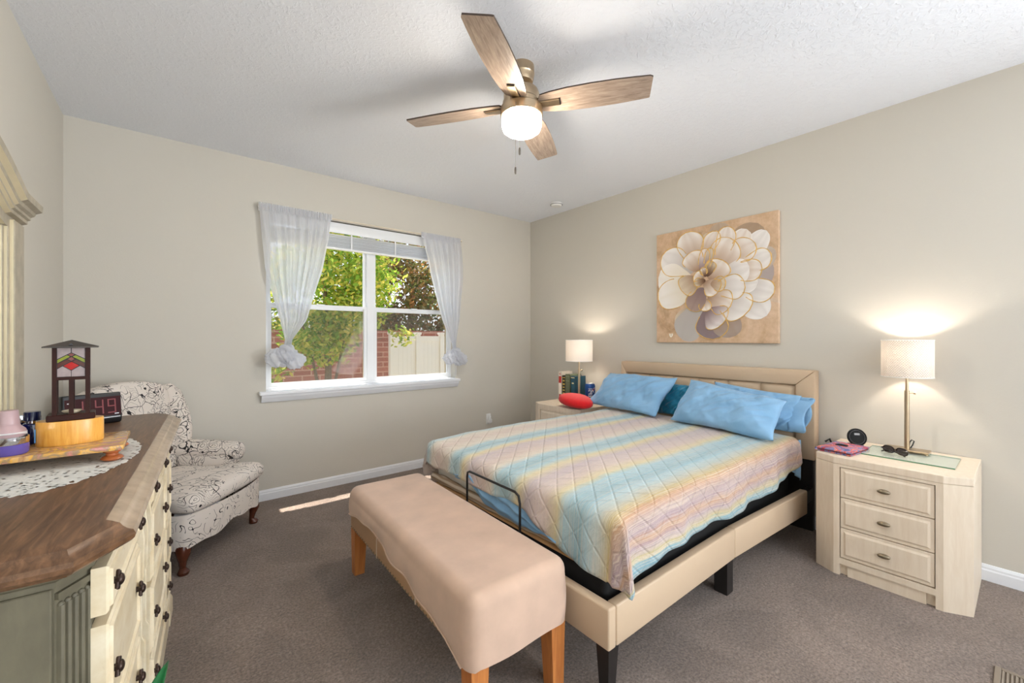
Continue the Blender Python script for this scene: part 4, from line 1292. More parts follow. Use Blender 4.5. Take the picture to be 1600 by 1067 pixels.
# local: faces -y
TL = Matrix.Translation((0, 0, 0.054)) @ Matrix.Rotation(math.radians(90 - 14), 4, 'X')
MB().lathe([(0, -0.006), (0.050, -0.006), (0.053, 0.0), (0.050, 0.006), (0.046, 0.007), (0.044, 0.005), (0, 0.005)], 40, M=TL).build('disc', simple('matte_black', srgb(18, 18, 19), 0.6, Specular_IOR_Level=0.2), ch)
MB().lathe([(0.0395, 0.0052), (0.0405, 0.0062), (0.0415, 0.0052)], 40, M=TL, cap=False).build('ring_line', simple('grey_ring', srgb(96, 96, 100), 0.4), ch)
MB().box2((-0.014, -0.006, 0.0), (0.014, 0.006, 0.0005), M=TL @ Matrix.Translation((0, 0.018, 0.0052))).build('logo_mark', simple('grey_print', srgb(150, 150, 152), 0.5), ch, smooth=False)
m = MB().box2((-0.03, -0.02, 0), (0.03, 0.045, 0.010), bevel=0.004).box2((-0.018, 0.018, 0.008), (0.018, 0.026, 0.06), bevel=0.003)
m.build('stand', M_black, ch)
wc = MB().box2((-0.05, -0.02, 0), (0.05, 0.02, 0.003), bevel=0.001).build('folded_tissue', M_white, None, loc=(3.27, 0.735, 0.6505), rot=(0, 0, 0.3))
tag(wc, 'small white folded tissue between charging stand and patchwork case', 'tissue')

# power cord and plug between bed and near nightstand
pc = thing('power_cord', 'black power cord with a white connector hanging behind the bed near the nightstand', 'cord', (3.385, 0.85, 0))
MB().tube([(0.0, 0.01, 0.62), (0.01, -0.012, 0.64), (0.012, -0.028, 0.60), (0.008, -0.022, 0.45), (-0.005, -0.01, 0.36), (-0.02, -0.005, 0.27)], 0.007, 8).build('black_cord', M_black, pc)
MB().box2((-0.035, -0.018, 0.16), (-0.008, 0.006, 0.27), bevel=0.006).build('connector', M_white, pc)
MB().tube([(-0.02, -0.006, 0.16), (-0.025, -0.01, 0.08), (-0.03, -0.02, 0.012), (-0.06, -0.03, 0.006), (-0.10, -0.03, 0.006)], 0.004, 6).build('white_cord', M_white, pc)

# ---------------------------------------------------------------- books and can on the far nightstand
def book(label, x, y, w, d, h, col, band, paper=True, rz=0.0):
    o = thing('book', label, 'book', (x, y, 0.651), rz=rz, group='books standing by the far lamp')
    cm = simple('book_cloth', srgb(*col), 0.6)
    m = MB().box2((-d, -w / 2, 0), (0, -w / 2 + 0.004, h)).box2((-d, w / 2 - 0.004, 0), (0, w / 2, h)).box2((-d - 0.001, -w / 2, 0), (-d + 0.004, w / 2, h), bevel=0.0)
    m.build('cover', cm, o, smooth=False)
    MB().box2((-d + 0.004, -w / 2 + 0.0042, 0.004), (-0.005, w / 2 - 0.0042, h - 0.005)).build('page_block', simple('paper', srgb(232, 222, 200), 0.9), o, smooth=False)
    m = MB()
    for (z0, z1, ins) in band[1]:
        m.box2((-d - 0.0022, -w / 2 + ins, h * z0), (-d - 0.0009, w / 2 - ins, h * z1))
    m.build('spine_print', simple('spine_ink', srgb(*band[0]), 0.4), o, smooth=False)
    return o
bx0 = 3.39
book('white book with red spine blocks, leftmost by the far lamp', bx0, 3.165, 0.046, 0.17, 0.300, (234, 224, 210), ((190, 50, 36), [(0.60, 0.84, 0.004), (0.06, 0.2, 0.01), (0.90, 0.93, 0.012)]))
book('black book with gold spine lettering beside the white book', bx0, 3.115, 0.044, 0.165, 0.262, (36, 34, 30), ((206, 176, 84), [(0.90, 0.93, 0.003), (0.76, 0.82, 0.01), (0.62, 0.68, 0.008), (0.50, 0.55, 0.01), (0.38, 0.43, 0.008), (0.26, 0.31, 0.01), (0.1, 0.13, 0.003)]))
book('grey-green cloth book between the black book and the teal book', bx0, 3.055, 0.062, 0.17, 0.280, (96, 104, 80), ((128, 134, 104), [(0.9, 0.92, 0.003), (0.74, 0.76, 0.003), (0.1, 0.12, 0.003)]))
book('dark teal book standing next to the large blue can', bx0, 2.985, 0.056, 0.165, 0.262, (16, 66, 84), ((214, 196, 150), [(0.93, 0.96, 0.003), (0.70, 0.75, 0.015)]))
can = thing('soda_can', 'large blue soda can with white lettering on the far nightstand', 'can', (3.278, 2.80, 0.651), rz=0.0)
t = MT('can_blue'); t.set(**{'Base Color': srgb(18, 66, 132), 'Metallic': 0.35, 'Roughness': 0.35}); M_can = t.m
MB().lathe([(0.040, 0.0), (0.046, 0.008), (0.052, 0.02), (0.052, 0.178), (0.046, 0.194), (0.042, 0.198)], 40).build('can_body', M_can, can)
MB().lathe([(0.0, 0.196), (0.038, 0.196), (0.042, 0.203), (0.044, 0.200), (0.042, 0.196)], 32, cap=False).build('rim', simple('aluminium', srgb(200, 200, 204), 0.3, 0.9), can)
# lettering running up the can, facing the room
def text_mesh(body, size, name, mat, parent, M, bend=None, extrude=0.0004, char_space=1.0):
    cu = bpy.data.curves.new('txt', 'FONT'); cu.body = body; cu.size = size; cu.align_x = 'CENTER'; cu.align_y = 'CENTER'; cu.extrude = extrude
    cu.resolution_u = 4
    cu.space_character = char_space
    ob = bpy.data.objects.new('txt', cu); COL.objects.link(ob)
    bpy.context.view_layer.update()
    me = bpy.data.meshes.new_from_object(ob.evaluated_get(bpy.context.evaluated_depsgraph_get()))
    bpy.data.objects.remove(ob); bpy.data.curves.remove(cu)
    bm = bmesh.new(); bm.from_mesh(me)
    if bend:
        bmesh.ops.subdivide_edges(bm, edges=[e for e in bm.edges if e.calc_length() > 0.006], cuts=3)
    for v_ in bm.verts:
        v_.co = bend(v_.co) if bend else M @ v_.co
    bm.to_mesh(me); bm.free()
    me.name = name
    me.materials.clear(); me.materials.append(mat)
    o = bpy.data.objects.new(name, me); COL.objects.link(o); o.parent = parent
    return o
CA = math.radians(222)                             # direction the label faces
def canbend(co):
    # text x runs up the can, text y runs around
    a = CA - (-co.y) / 0.052 * 1.0
    r = 0.0524 + co.z
    return Vector((r * math.cos(a), r * math.sin(a), 0.10 + co.x))
M_inkw = simple('white_ink', srgb(240, 240, 240), 0.4)
text_mesh('PEPSI', 0.052, 'lettering', M_inkw, can, None, canbend)
def disc_on_can(a0, z0, r, col, name, half=None):
    m = MB()
    N = 20
    pts = []
    for i in range(N):
        b = 2 * PI * i / N
        yy, zz = r * math.cos(b), r * math.sin(b)
        if half == 'top':
            zz = max(zz, 0.18 * r + 0.2 * r * math.sin(yy / r * 2.5))
        if half == 'bot':
            zz = min(zz, -0.18 * r + 0.2 * r * math.sin(yy / r * 2.5))
        an = a0 + yy / 0.052
        rr = 0.0526 if half is None else 0.0531
        pts.append(m.bm.verts.new((rr * math.cos(an), rr * math.sin(an), z0 + zz)))
    m.bm.faces.new(pts)
    m.build(name, simple(name + '_ink', srgb(*col), 0.4), can, smooth=False)
disc_on_can(CA + 0.95, 0.135, 0.027, (240, 240, 240), 'roundel')
disc_on_can(CA + 0.95, 0.135, 0.025, (196, 40, 48), 'roundel_red', 'top')
disc_on_can(CA + 0.95, 0.135, 0.025, (24, 70, 150), 'roundel_blue', 'bot')

# ---------------------------------------------------------------- dresser
DA = -math.atan(0.061)
M_dtop = wood('brown_stained_top', srgb(74, 50, 33), srgb(132, 96, 68), (16, 1.6, 16), 0.36, srgb(102, 73, 50), 5.0)
t = MT('aged_grey_green_paint')
v = t.coord('Object', (1, 1, 0.35))
n = t.noise(v, 14, 7, 0.65); n2 = t.noise(v, 30, 4, 0.6)
bc = t.ramp(n, [(0.3, srgb(88, 83, 67)), (0.7, srgb(114, 108, 88))])
t.link(t.mix(t.ramp(n2, [(0.66, (0, 0, 0)), (0.74, (1, 1, 1))]), bc, srgb(116, 84, 58)), t.bsdf.inputs['Base Color'])
t.set(Roughness=0.5); M_dbody = t.m
t = MT('distressed_cream_paint')
v = t.coord('Object', (1, 0.5, 1))
n = t.noise(v, 12, 7, 0.65); n2 = t.noise(v, 26, 5, 0.65)
bc = t.ramp(n, [(0.3, srgb(216, 196, 158)), (0.7, srgb(238, 226, 200))])
t.link(t.mix(t.ramp(n2, [(0.64, (0, 0, 0)), (0.76, (0.7, 0.7, 0.7))]), bc, srgb(160, 132, 100)), t.bsdf.inputs['Base Color'])
t.set(Roughness=0.38); M_cream = t.m
M_bronze = simple('dark_bronze', srgb(66, 52, 46), 0.35, 0.7, var=0.2, vscale=60)

def offset_poly(pl, d):
    n = len(pl); out = []
    for i in range(n):
        p0, p1, p2 = Vector(pl[i - 1]), Vector(pl[i]), Vector(pl[(i + 1) % n])
        e1 = (p1 - p0).normalized(); e2 = (p2 - p1).normalized()
        n1 = Vector((e1.y, -e1.x)); n2 = Vector((e2.y, -e2.x))
        b = (n1 + n2); k = d / max(0.2, 1 + n1.dot(n2))
        out.append(p1 + b * k)
    return out
def sweep_poly(m, pl, prof):
    rings = []
    for d, z in prof:
        rings.append([m.bm.verts.new((p.x, p.y, z)) for p in offset_poly(pl, d)])
    n = len(pl)
    for A, B in zip(rings, rings[1:]):
        for i in range(n):
            m.bm.faces.new((A[i], A[(i + 1) % n], B[(i + 1) % n], B[i]))
    m.bm.faces.new(rings[0][::-1]); m.bm.faces.new(rings[-1])
DL = 1.50
DPOLY = [(-0.355, -0.032), (-0.047, -0.032), (0.0, 0.045), (0.0, DL - 0.045), (-0.047, DL + 0.032), (-0.355, DL + 0.032)]   # CCW
dr = thing('dresser', 'long distressed cream and grey-green dresser with a brown wood top', 'dresser', (-0.108, 1.112, 0), rz=DA)
m = MB()
sweep_poly(m, DPOLY, [(0.006, 0.888), (0.020, 0.892), (0.024, 0.899), (0.038, 0.902), (0.044, 0.908), (0.046, 0.917), (0.042, 0.925), (0.032, 0.929), (0.026, 0.934), (0.021, 0.941), (0.010, 0.946), (0.0, 0.950)])
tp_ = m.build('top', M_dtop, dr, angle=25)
tp_.data.materials.append(simple('glare_pale_edge', srgb(172, 150, 126), 0.24, var=0.15, vscale=20))  # window glare on the brown front moulding, painted as a paler finish
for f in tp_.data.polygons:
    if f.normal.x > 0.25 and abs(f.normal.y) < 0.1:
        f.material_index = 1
BP = offset_poly(DPOLY, -0.022)
BP = [(p.x, p.y) for p in BP]
m = MB(); m.prism(BP, 0.10, 0.888); m.build('carcass', M_dbody, dr, smooth=False)
m = MB(); sweep_poly(m, BP, [(0.004, 0.862), (0.004, 0.872), (0.016, 0.880), (0.018, 0.8875)]); m.build('cornice_moulding', M_dbody, dr, smooth=False)
m = MB(); sweep_poly(m, BP, [(0.030, 0.0), (0.030, 0.085), (0.022, 0.095), (0.012, 0.105), (0.004, 0.112)]); m.build('plinth', M_cream, dr, smooth=False)
# fluted pilasters on the two chamfers
for (p, q) in ((BP[1], BP[2]), (BP[3], BP[4])):
    p = Vector((*p, 0)); q = Vector((*q, 0)); e = (q - p); L = e.length; e.normalize()
    nn = Vector((e.y, -e.x, 0))
    m = MB()
    m.box2((0, -0.0005, 0), (1, 0.0, 0.001))
    m.bm.clear()
    Mx = Matrix(((e.x, nn.x, 0, p.x), (e.y, nn.y, 0, p.y), (0, 0, 1, 0), (0, 0, 0, 1)))
    for k in range(5):
        c = L * (k + 0.75) / 5.5
        m.prism([(c - 0.0062, 0), (c - 0.004, 0.006), (c, 0.008), (c + 0.004, 0.006), (c + 0.0062, 0)], 0.16, 0.825, M=Mx)
        m.sphere(Mx @ Vector((c, 0.0005, 0.825)), 0.0062, (1, 1, 1), 10, 6)
    m.box((L / 2, 0.003, 0.845), (L, 0.008, 0.012), M=Mx).box((L / 2, 0.003, 0.14), (L, 0.010, 0.03), M=Mx)
    m.build('fluted_pilaster', M_dbody, dr, angle=30)
# framed end panels
for yy, s in ((BP[1][1], -1), (BP[4][1], 1)):
    x0, x1 = BP[0][0], BP[1][0]
    m = MB()
    def eb(a, b, z0, z1, d=0.010):
        m.box2((a, min(yy, yy + s * d), z0), (b, max(yy, yy + s * d), z1), bevel=0.002, seg=1)
    eb(x0, x0 + 0.06, 0.112, 0.862); eb(x1 - 0.075, x1 - 0.002, 0.112, 0.862); eb(x0 + 0.06, x1 - 0.075, 0.775, 0.862); eb(x0 + 0.06, x1 - 0.075, 0.112, 0.2)
    eb(x0 + 0.085, x1 - 0.10, 0.225, 0.75, 0.006)
    m.build('end_panel', M_dbody, dr, smooth=False)
# drawers: 4 columns, 4 rows, moulded fronts with star knobs
cols = [(0.240, 0.405), (0.905, 0.430), (1.330, 0.245)]
rows = [(0.765, 0.860), (0.520, 0.745), (0.285, 0.500), (0.122, 0.265)]
fxp = BP[2][0]
def star_knob():
    m = MB()
    pts = []
    for i in range(12):
        a = PI * i / 6 + PI / 2
        r = 0.022 if i % 2 == 0 else 0.012
        pts.append((r * math.cos(a), r * math.sin(a)))
    Mx = Matrix(((0, 0, 1, 0), (1, 0, 0, 0), (0, 1, 0, 0), (0, 0, 0, 1)))
    m.prism(pts, 0.006, 0.013, M=Mx, bevel=0.002, seg=2)
    m.sphere((0.013, 0, 0), 0.012, (0.6, 1, 1), 14, 8)
    m.tube([(0, 0, 0), (0.008, 0, 0)], 0.007, 10)
    return m
kproto = None
for ci, (yc, w) in enumerate(cols):
    out = 0.022 if ci in (0, 2) else 0.026
    for (z0, z1) in rows:
        m = MB()
        y0, y1 = yc - w / 2, yc + w / 2
        base = fxp + 0.001
        pl = [(y0, z0), (y1, z0), (y1, z1), (y0, z1)]
        def ring(ins, dx):
            return [m.bm.verts.new((base + dx, y, z)) for y, z in ((y0 + ins, z0 + ins), (y1 - ins, z0 + ins), (y1 - ins, z1 - ins), (y0 + ins, z1 - ins))]
        R_ = [ring(0, 0), ring(0, out), ring(0.004, out + 0.004), ring(0.009, out + 0.004), ring(0.012, out + 0.009), ring(0.017, out + 0.009), ring(0.021, out + 0.003), ring(0.026, out + 0.003)]
        for A, B in zip(R_, R_[1:]):
            for i in range(4):
                m.bm.faces.new((A[i], A[(i + 1) % 4], B[(i + 1) % 4], B[i]))
        m.bm.faces.new(R_[-1]); m.bm.faces.new(R_[0][::-1])
        d = m.build('drawer', M_cream, dr, smooth=False)
        for s in ((-1, 1) if w > 0.3 else (0,)):
            lc = (base + out + 0.003, yc + s * 0.165, (z0 + z1) / 2)
            if kproto is None:
                kproto = star_knob().build('knob', M_bronze, d, loc=lc)
            else:
                kk = kproto.copy(); COL.objects.link(kk); kk.parent = d; kk.location = lc
    # bracket-like carved divider beside each column
for yd in (0.478, 0.56, 0.652, 1.164):
    m = MB()
    pr = [(0, 0.12), (0.020, 0.12), (0.020, 0.2), (0.030, 0.215), (0.030, 0.40), (0.022, 0.42), (0.022, 0.60), (0.034, 0.63), (0.036, 0.74), (0.030, 0.80), (0.014, 0.83), (0.014, 0.862), (0, 0.862)]
    Mx = Matrix(((1, 0, 0, fxp), (0, 0, 1, yd - 0.007), (0, 1, 0, 0), (0, 0, 0, 1)))
    m.prism(pr, 0, 0.014, M=Mx, bevel=0.002, seg=1)
    m.build('carved_divider', M_cream, dr, smooth=False)
for yf in (0.075, DL - 0.075):
    m = MB()
    sweep_poly(m, [(-0.10, yf - 0.075), (0.012, yf - 0.075), (0.012, yf + 0.075), (-0.10, yf + 0.075)], [(0.0, 0.0), (0.0, 0.06), (-0.005, 0.075), (-0.012, 0.09), (-0.02, 0.105)])
    m.build('foot', M_cream, dr, smooth=False)

# ---------------------------------------------------------------- mirror
M_mgrey = simple('weathered_grey_paint', srgb(166, 156, 136), 0.5, var=0.16, vscale=20)
M_mcream = simple('aged_cream_paint', srgb(214, 200, 166), 0.45, var=0.05, vscale=12)
t = MT('mirror_glass'); t.set(**{'Base Color': (0.82, 0.86, 0.82, 1), 'Metallic': 1.0, 'Roughness': 0.015}); M_mirror = t.m
mi = thing('mirror', 'tall arched cream mirror standing on the dresser against the left wall', 'mirror', (-0.545, 1.70, 0.951))
def grey_front(o):
    o.data.materials.append(M_mgrey)
    for f in o.data.polygons:
        if f.normal.x > 0.7:
            f.material_index = 1
HW = 0.648
def arch(y, z0, rise):
    k = min(1, abs(y) / (HW - 0.18))
    return z0 + rise * math.cos(k * PI / 2)
for s in (-1, 1):
    m = MB()
    y_in, y_out = s * (HW - 0.118), s * HW
    m.box2((0, min(y_in, y_out), 0.0), (0.112, max(y_in, y_out), 0.775), bevel=0.003, seg=1)
    o = m.build('side_post', M_mcream, mi, smooth=False); grey_front(o)
    m = MB(); yi = s * (HW - 0.118)
    m.box2((0.06, min(yi, yi - s * 0.016), 0.07), (0.100, max(yi, yi - s * 0.016), 0.75), bevel=0.003, seg=1)
    m.box2((0.06, min(yi - s * 0.016, yi - s * 0.03), 0.07), (0.090, max(yi - s * 0.016, yi - s * 0.03), 0.75), bevel=0.002, seg=1)
    o = m.build('inner_bead', M_mcream, mi, smooth=False); grey_front(o)
m = MB(); m.box2((0, -HW, 0.0), (0.10, HW, 0.075), bevel=0.003, seg=1); o = m.build('bottom_rail', M_mcream, mi, smooth=False); grey_front(o)
# crown following the arch: profile (x out, dz)
prof = [(0.0, -0.115), (0.100, -0.115), (0.100, -0.078), (0.114, -0.072), (0.114, -0.060), (0.122, -0.056), (0.122, -0.046), (0.132, -0.040), (0.136, -0.030), (0.152, -0.022), (0.154, 0.0), (0.0, 0.0)]
path = []
NP = 40
for i in range(NP + 1):
    y = -HW - 0.035 + (2 * HW + 0.07) * i / NP
    path.append((y, arch(y, 0.862, 0.10)))
m = MB(); rings = [[m.bm.verts.new((x, y, z + dz)) for x, dz in prof] for y, z in path]
for A, B in zip(rings, rings[1:]):
    for i in range(len(prof)):
        j = (i + 1) % len(prof)
        m.bm.faces.new((A[i], A[j], B[j], B[i]))
m.bm.faces.new(rings[0]); m.bm.faces.new(rings[-1][::-1])
o = m.build('arched_crown', M_mcream, mi, smooth=False); grey_front(o)
for f in o.data.polygons:
    if abs(f.center.y) > HW - 0.17:
        f.material_index = 1
m = MB()
top = [(y, z - 0.10) for y, z in path if abs(y) < HW - 0.11]
vs = [m.bm.verts.new((0.078, -(HW - 0.115), 0.07)), m.bm.verts.new((0.078, HW - 0.115, 0.07))] + [m.bm.verts.new((0.078, y, z)) for y, z in top[::-1]]
m.bm.faces.new(vs)
vb = [m.bm.verts.new((0.004, v_.co.y, v_.co.z)) for v_ in vs]
m.bm.faces.new(vb[::-1])
for i in range(len(vs)):
    j = (i + 1) % len(vs); m.bm.faces.new((vs[i], vb[i], vb[j], vs[j]))
m.build('mirror_glass', M_mirror, mi, smooth=False)

# ---------------------------------------------------------------- things on the dresser
DZ = 0.9505
t = MT('lace_cotton')
v = t.coord('Object')
vo = t.node('ShaderNodeTexVoronoi'); vo.inputs['Scale'].default_value = 70; t.link(v, vo.inputs['Vector'])
tr = t.node('ShaderNodeBsdfTransparent'); df = t.node('ShaderNodeBsdfDiffuse'); df.inputs['Color'].default_value = srgb(226, 224, 218)
big = t.noise(v, 12, 2)
hole = t.math('MULTIPLY', t.math('LESS_THAN', vo.outputs['Distance'], 0.33), t.math('GREATER_THAN', big, 0.42))
mx = t.node('ShaderNodeMixShader'); t.link(hole, mx.inputs[0]); t.link(df.outputs[0], mx.inputs[1]); t.link(tr.outputs[0], mx.inputs[2])
t.link(mx.outputs[0], t.out.inputs['Surface']); M_lace = t.m
m = MB()
def doily(u, v):
    a = 2 * PI * u
    r = v
    sc = 1 + (0.022 * abs(math.sin(a * 20)) + 0.010 * math.sin(a * 60)) * v ** 6
    return (0.160 * r * sc * math.cos(a) * (1 + 0.05 * math.cos(2 * a)), 0.34 * r * sc * math.sin(a), 0.001 + 0.0012 * math.sin(a * 20) * v ** 8)
m.grid(doily, 240, 10, wrap_u=True)
o = solidify(m.build('doily', M_lace, None, smooth=False, normals=False, loc=(-0.256, 1.80, DZ + 0.0002), rot=(0, 0, DA)), 0.0012, 1.0)
tag(o, 'oval white lace doily spread on the dresser top', 'doily')

t = MT('marbled_epoxy_wood')
v = t.coord('Object', (1.0, 2.0, 1))
n = t.noise(v, 11, 5, 0.6, 1.5)
t.link(t.ramp(n, [(0.26, srgb(84, 76, 110)), (0.36, srgb(160, 110, 70)), (0.45, srgb(206, 166, 112)), (0.52, srgb(226, 168, 72)), (0.58, srgb(150, 126, 96)), (0.66, srgb(206, 134, 120)), (0.78, srgb(120, 84, 60))]), t.bsdf.inputs['Base Color'])
t.set(Roughness=0.18); M_tray = t.m
tray = thing('serving_board', 'marbled multicoloured wooden board on round feet over the doily', 'tray', (-0.270, 1.785, DZ + 0.0035), rz=0)
MB().box2((-0.158, -0.115, 0.030), (0.155, 0.130, 0.0455), bevel=0.003).build('board', M_tray, tray)
M_bun = simple('polished_redwood', srgb(168, 92, 48), 0.25, var=0.15, vscale=30)
for x in (-0.132, 0.128):
    for y in (-0.085, 0.10):
        MB().lathe([(0, 0), (0.020, 0), (0.026, 0.005), (0.022, 0.011), (0.014, 0.014), (0.014, 0.020), (0.020, 0.024), (0.021, 0.0302), (0, 0.0302)], 24, M=Matrix.Translation((x, y, 0))).build('bun_foot', M_bun, tray)
TZ = DZ + 0.0035 + 0.046
# oval wooden box
M_honey = wood('honey_pine', srgb(214, 142, 48), srgb(236, 180, 88), (30, 30, 2.0), 0.3)
ob = thing('oval_box', 'oval honey-coloured wooden box under the lantern', 'box', (-0.240, 1.803, TZ), rz=0.05)
m = MB().lathe([(0.0, 0), (0.985, 0), (1.0, 0.004), (1.0, 0.066), (0.985, 0.070), (0, 0.070)], 64, sx=0.071, sy=0.046)
for v_ in m.bm.verts:   # squarer oval
    pass
m.build('box_body', M_honey, ob, angle=50)
MB().box2((-0.0712, -0.014, 0.012), (-0.0688, 0.006, 0.05)).build('blue_sticker', simple('sticker_blue', srgb(86, 140, 190), 0.5), ob, smooth=False)
# lantern with stained glass
M_maho = simple('dark_mahogany', srgb(48, 20, 13), 0.5, var=0.2, vscale=14, Specular_IOR_Level=0.2)
M_roofb = simple('dark_brown_roof', srgb(64, 56, 50), 0.5, var=0.1)
LZ = TZ + 0.0705
la = thing('lantern', 'dark wooden lantern with red, green and white stained glass panes', 'lantern', (-0.238, 1.803, LZ), rz=math.radians(5))
MB().box2((-0.050, -0.038, 0), (0.050, 0.038, 0.018), bevel=0.002, seg=1).build('base', M_maho, la, smooth=False)
PX, PY, PT = 0.0385, 0.034, 0.0095
for sx in (-1, 1):
    for sy in (-1, 1):
        MB().box((sx * (PX - PT / 2), sy * (PY - PT / 2), 0.018 + 0.0975), (PT, PT, 0.195)).build('post', M_maho, la, smooth=False)
for s in (-1, 1):
    m = MB()
    m.box((0, s * (PY - PT / 2), 0.123), (2 * PX - 2 * PT, 0.010, 0.009)).box((0, s * (PY - PT / 2), 0.0685), (0.010, 0.009, 0.102))
    m.build('window_bars', M_maho, la, smooth=False)
    m = MB()
    m.box((s * (PX - PT / 2), 0, 0.123), (0.010, 2 * PY - 2 * PT, 0.009)).box((s * (PX - PT / 2), 0, 0.0685), (0.009, 0.010, 0.102))
    m.build('side_bars', M_maho, la, smooth=False)
def gmat(name, col):
    t = MT(name)
    df = t.node('ShaderNodeBsdfPrincipled'); tl = t.node('ShaderNodeBsdfTranslucent')
    n = t.noise(t.coord(), 60, 3)
    c = t.ramp(n, [(0.3, tuple(x * 0.8 for x in srgb(*col)[:3])), (0.7, srgb(*col))])
    t.link(c, t.bsdf.inputs['Base Color']); t.link(c, tl.inputs['Color']); t.set(Roughness=0.15)
    mx = t.node('ShaderNodeMixShader'); mx.inputs[0].default_value = 0.35
    t.link(t.bsdf.outputs[0], mx.inputs[1]); t.link(tl.outputs[0], mx.inputs[2]); t.link(mx.outputs[0], t.out.inputs['Surface'])
    return t.m
GC = {'w': gmat('pearl_glass', (196, 178, 176)), 'g': gmat('lime_glass', (170, 178, 60)), 'r': gmat('red_glass', (214, 28, 20)), 'p': gmat('rose_glass', (160, 96, 86)), 'd': gmat('plum_glass', (110, 60, 50))}
GX = PX - PT; gz0, gz1 = 0.1275, 0.2125
W_ = GX; zc = gz0
H_ = gz1 - gz0
# pieces in (x -1..1, y 0..1)
PCS = [('w', [(-1, 1), (0, 1), (0, .83), (-1, .60)]), ('w', [(0, 1), (1, 1), (1, .60), (0, .83)]),
       ('g', [(-1, .60), (-.30, .76), (-.05, .69), (-1, .46)]), ('g', [(1, .60), (.30, .76), (.05, .69), (1, .46)]),
       ('p', [(0, .83), (.30, .76), (0, .69), (-.30, .76)]), ('p', [(0, .69), (.30, .61), (0, .53), (-.30, .61)]),
       ('d', [(-1, .46), (-.30, .61), (0, .53), (-.62, .38), (-1, .28)]), ('d', [(1, .46), (.30, .61), (0, .53), (.62, .38), (1, .28)]),
       ('r', [(0, .53), (.60, .38), (0, .22), (-.60, .38)]),
       ('w', [(-1, .28), (-.62, .38), (0, .22), (0, 0), (-1, 0)]), ('w', [(1, .28), (.62, .38), (0, .22), (0, 0), (1, 0)])]
for s in (-1, 1):
    yy = s * (PY - PT / 2)
    gb = MB(); le = MB()
    names = list(GC)
    for key, pl in PCS:
        f0 = len(gb.bm.faces)
        Mx = Matrix(((1, 0, 0, 0), (0, 0, 1, yy), (0, 1, 0, 0), (0, 0, 0, 1)))
        P2 = [(x * W_, zc + y * H_) for x, y in pl]
        gb.prism(P2, -0.0012, 0.0012, M=Mx)
        gb.bm.faces.ensure_lookup_table()
        for f in gb.bm.faces[f0:]:
            f.material_index = names.index(key)
        for a, b in zip(P2, P2[1:] + P2[:1]):
            le.tube([(a[0], yy, a[1]), (b[0], yy, b[1])], 0.0016, 5)
    go = gb.build('stained_glass_pane', [GC[k] for k in names], la, smooth=False)
    le.build('leading', M_black, go)
for s in (-1, 1):
    MB().box((s * (PX - PT / 2), 0, (gz0 + gz1) / 2), (0.0024, 2 * PY - 2 * PT, H_)).build('side_pane', GC['w'], la, smooth=False)
m = MB()
RX, RY = 0.057, 0.052
b_ = [m.bm.verts.new((x, y, 0.213)) for x, y in ((-RX, -RY), (RX, -RY), (RX, RY), (-RX, RY))]
b2 = [m.bm.verts.new((x, y, 0.2165)) for x, y in ((-RX, -RY), (RX, -RY), (RX, RY), (-RX, RY))]
ap = m.bm.verts.new((0, 0, 0.236))
m.bm.faces.new(b_[::-1])
for i in range(4):
    j = (i + 1) % 4
    m.bm.faces.new((b_[i], b_[j], b2[j], b2[i])); m.bm.faces.new((b2[i], b2[j], ap))
ro = m.build('roof', M_roofb, la, smooth=False)
MB().prism([(-0.005, -0.001), (0.005, -0.001), (0.0, 0.006)], -0.004, 0.0, M=Matrix(((1, 0, 0, 0), (0, 0, 1, -RY * 0.82), (0, 1, 0, 0.221), (0, 0, 0, 1)))).build('roof_notch', M_black, ro, smooth=False)
# small pale thing lying inside the lantern window: candle saucer
o = MB().lathe([(0, 0), (0.016, 0), (0.022, 0.006), (0.020, 0.008), (0, 0.004)], 28).build('candle_saucer', simple('cream_ceramic', srgb(222, 206, 178), 0.4), None, loc=(-0.238, 1.803, LZ + 0.0185))
tag(o, 'small cream saucer inside the dark lantern', 'saucer')

# digital clock
cl_ = thing('digital_clock', 'black digital alarm clock with dim red digits behind the lantern', 'clock', (-0.272, 2.46, DZ), rz=math.radians(25))
M_panel = simple('smoked_red_panel', srgb(54, 20, 22), 0.5, Specular_IOR_Level=0.12)
m = MB()
pr = [(-0.03, 0.0), (0.04, 0.0), (0.045, 0.02), (0.025, 0.125), (-0.022, 0.130), (-0.036, 0.022)]
m.prism(pr, -0.092, 0.092, M=Matrix(((0, 0, 1, 0), (1, 0, 0, 0), (0, 1, 0, 0), (0, 0, 0, 1))), bevel=0.006, seg=3)
m.build('housing', M_black, cl_)
FM = Matrix.Translation((0, -0.0365, 0.022)) @ Matrix.Rotation(math.atan2(0.108, 0.014), 4, 'X')   # face plane: x right, y up, z out
MB().box2((-0.085, 0.012, -0.001), (0.088, 0.092, 0.0015), M=FM).build('display', M_panel, cl_, smooth=False)
t = MT('dim_red_segments'); t.set(**{'Base Color': srgb(112, 32, 36), 'Roughness': 0.5}); t.bsdf.inputs['Emission Color'].default_value = (0.9, 0.06, 0.05, 1); t.bsdf.inputs['Emission Strength'].default_value = 0.04
M_seg = t.m
SEG = {'1': 'bc', '4': 'bcfg', '9': 'abcdfg'}
m = MB()
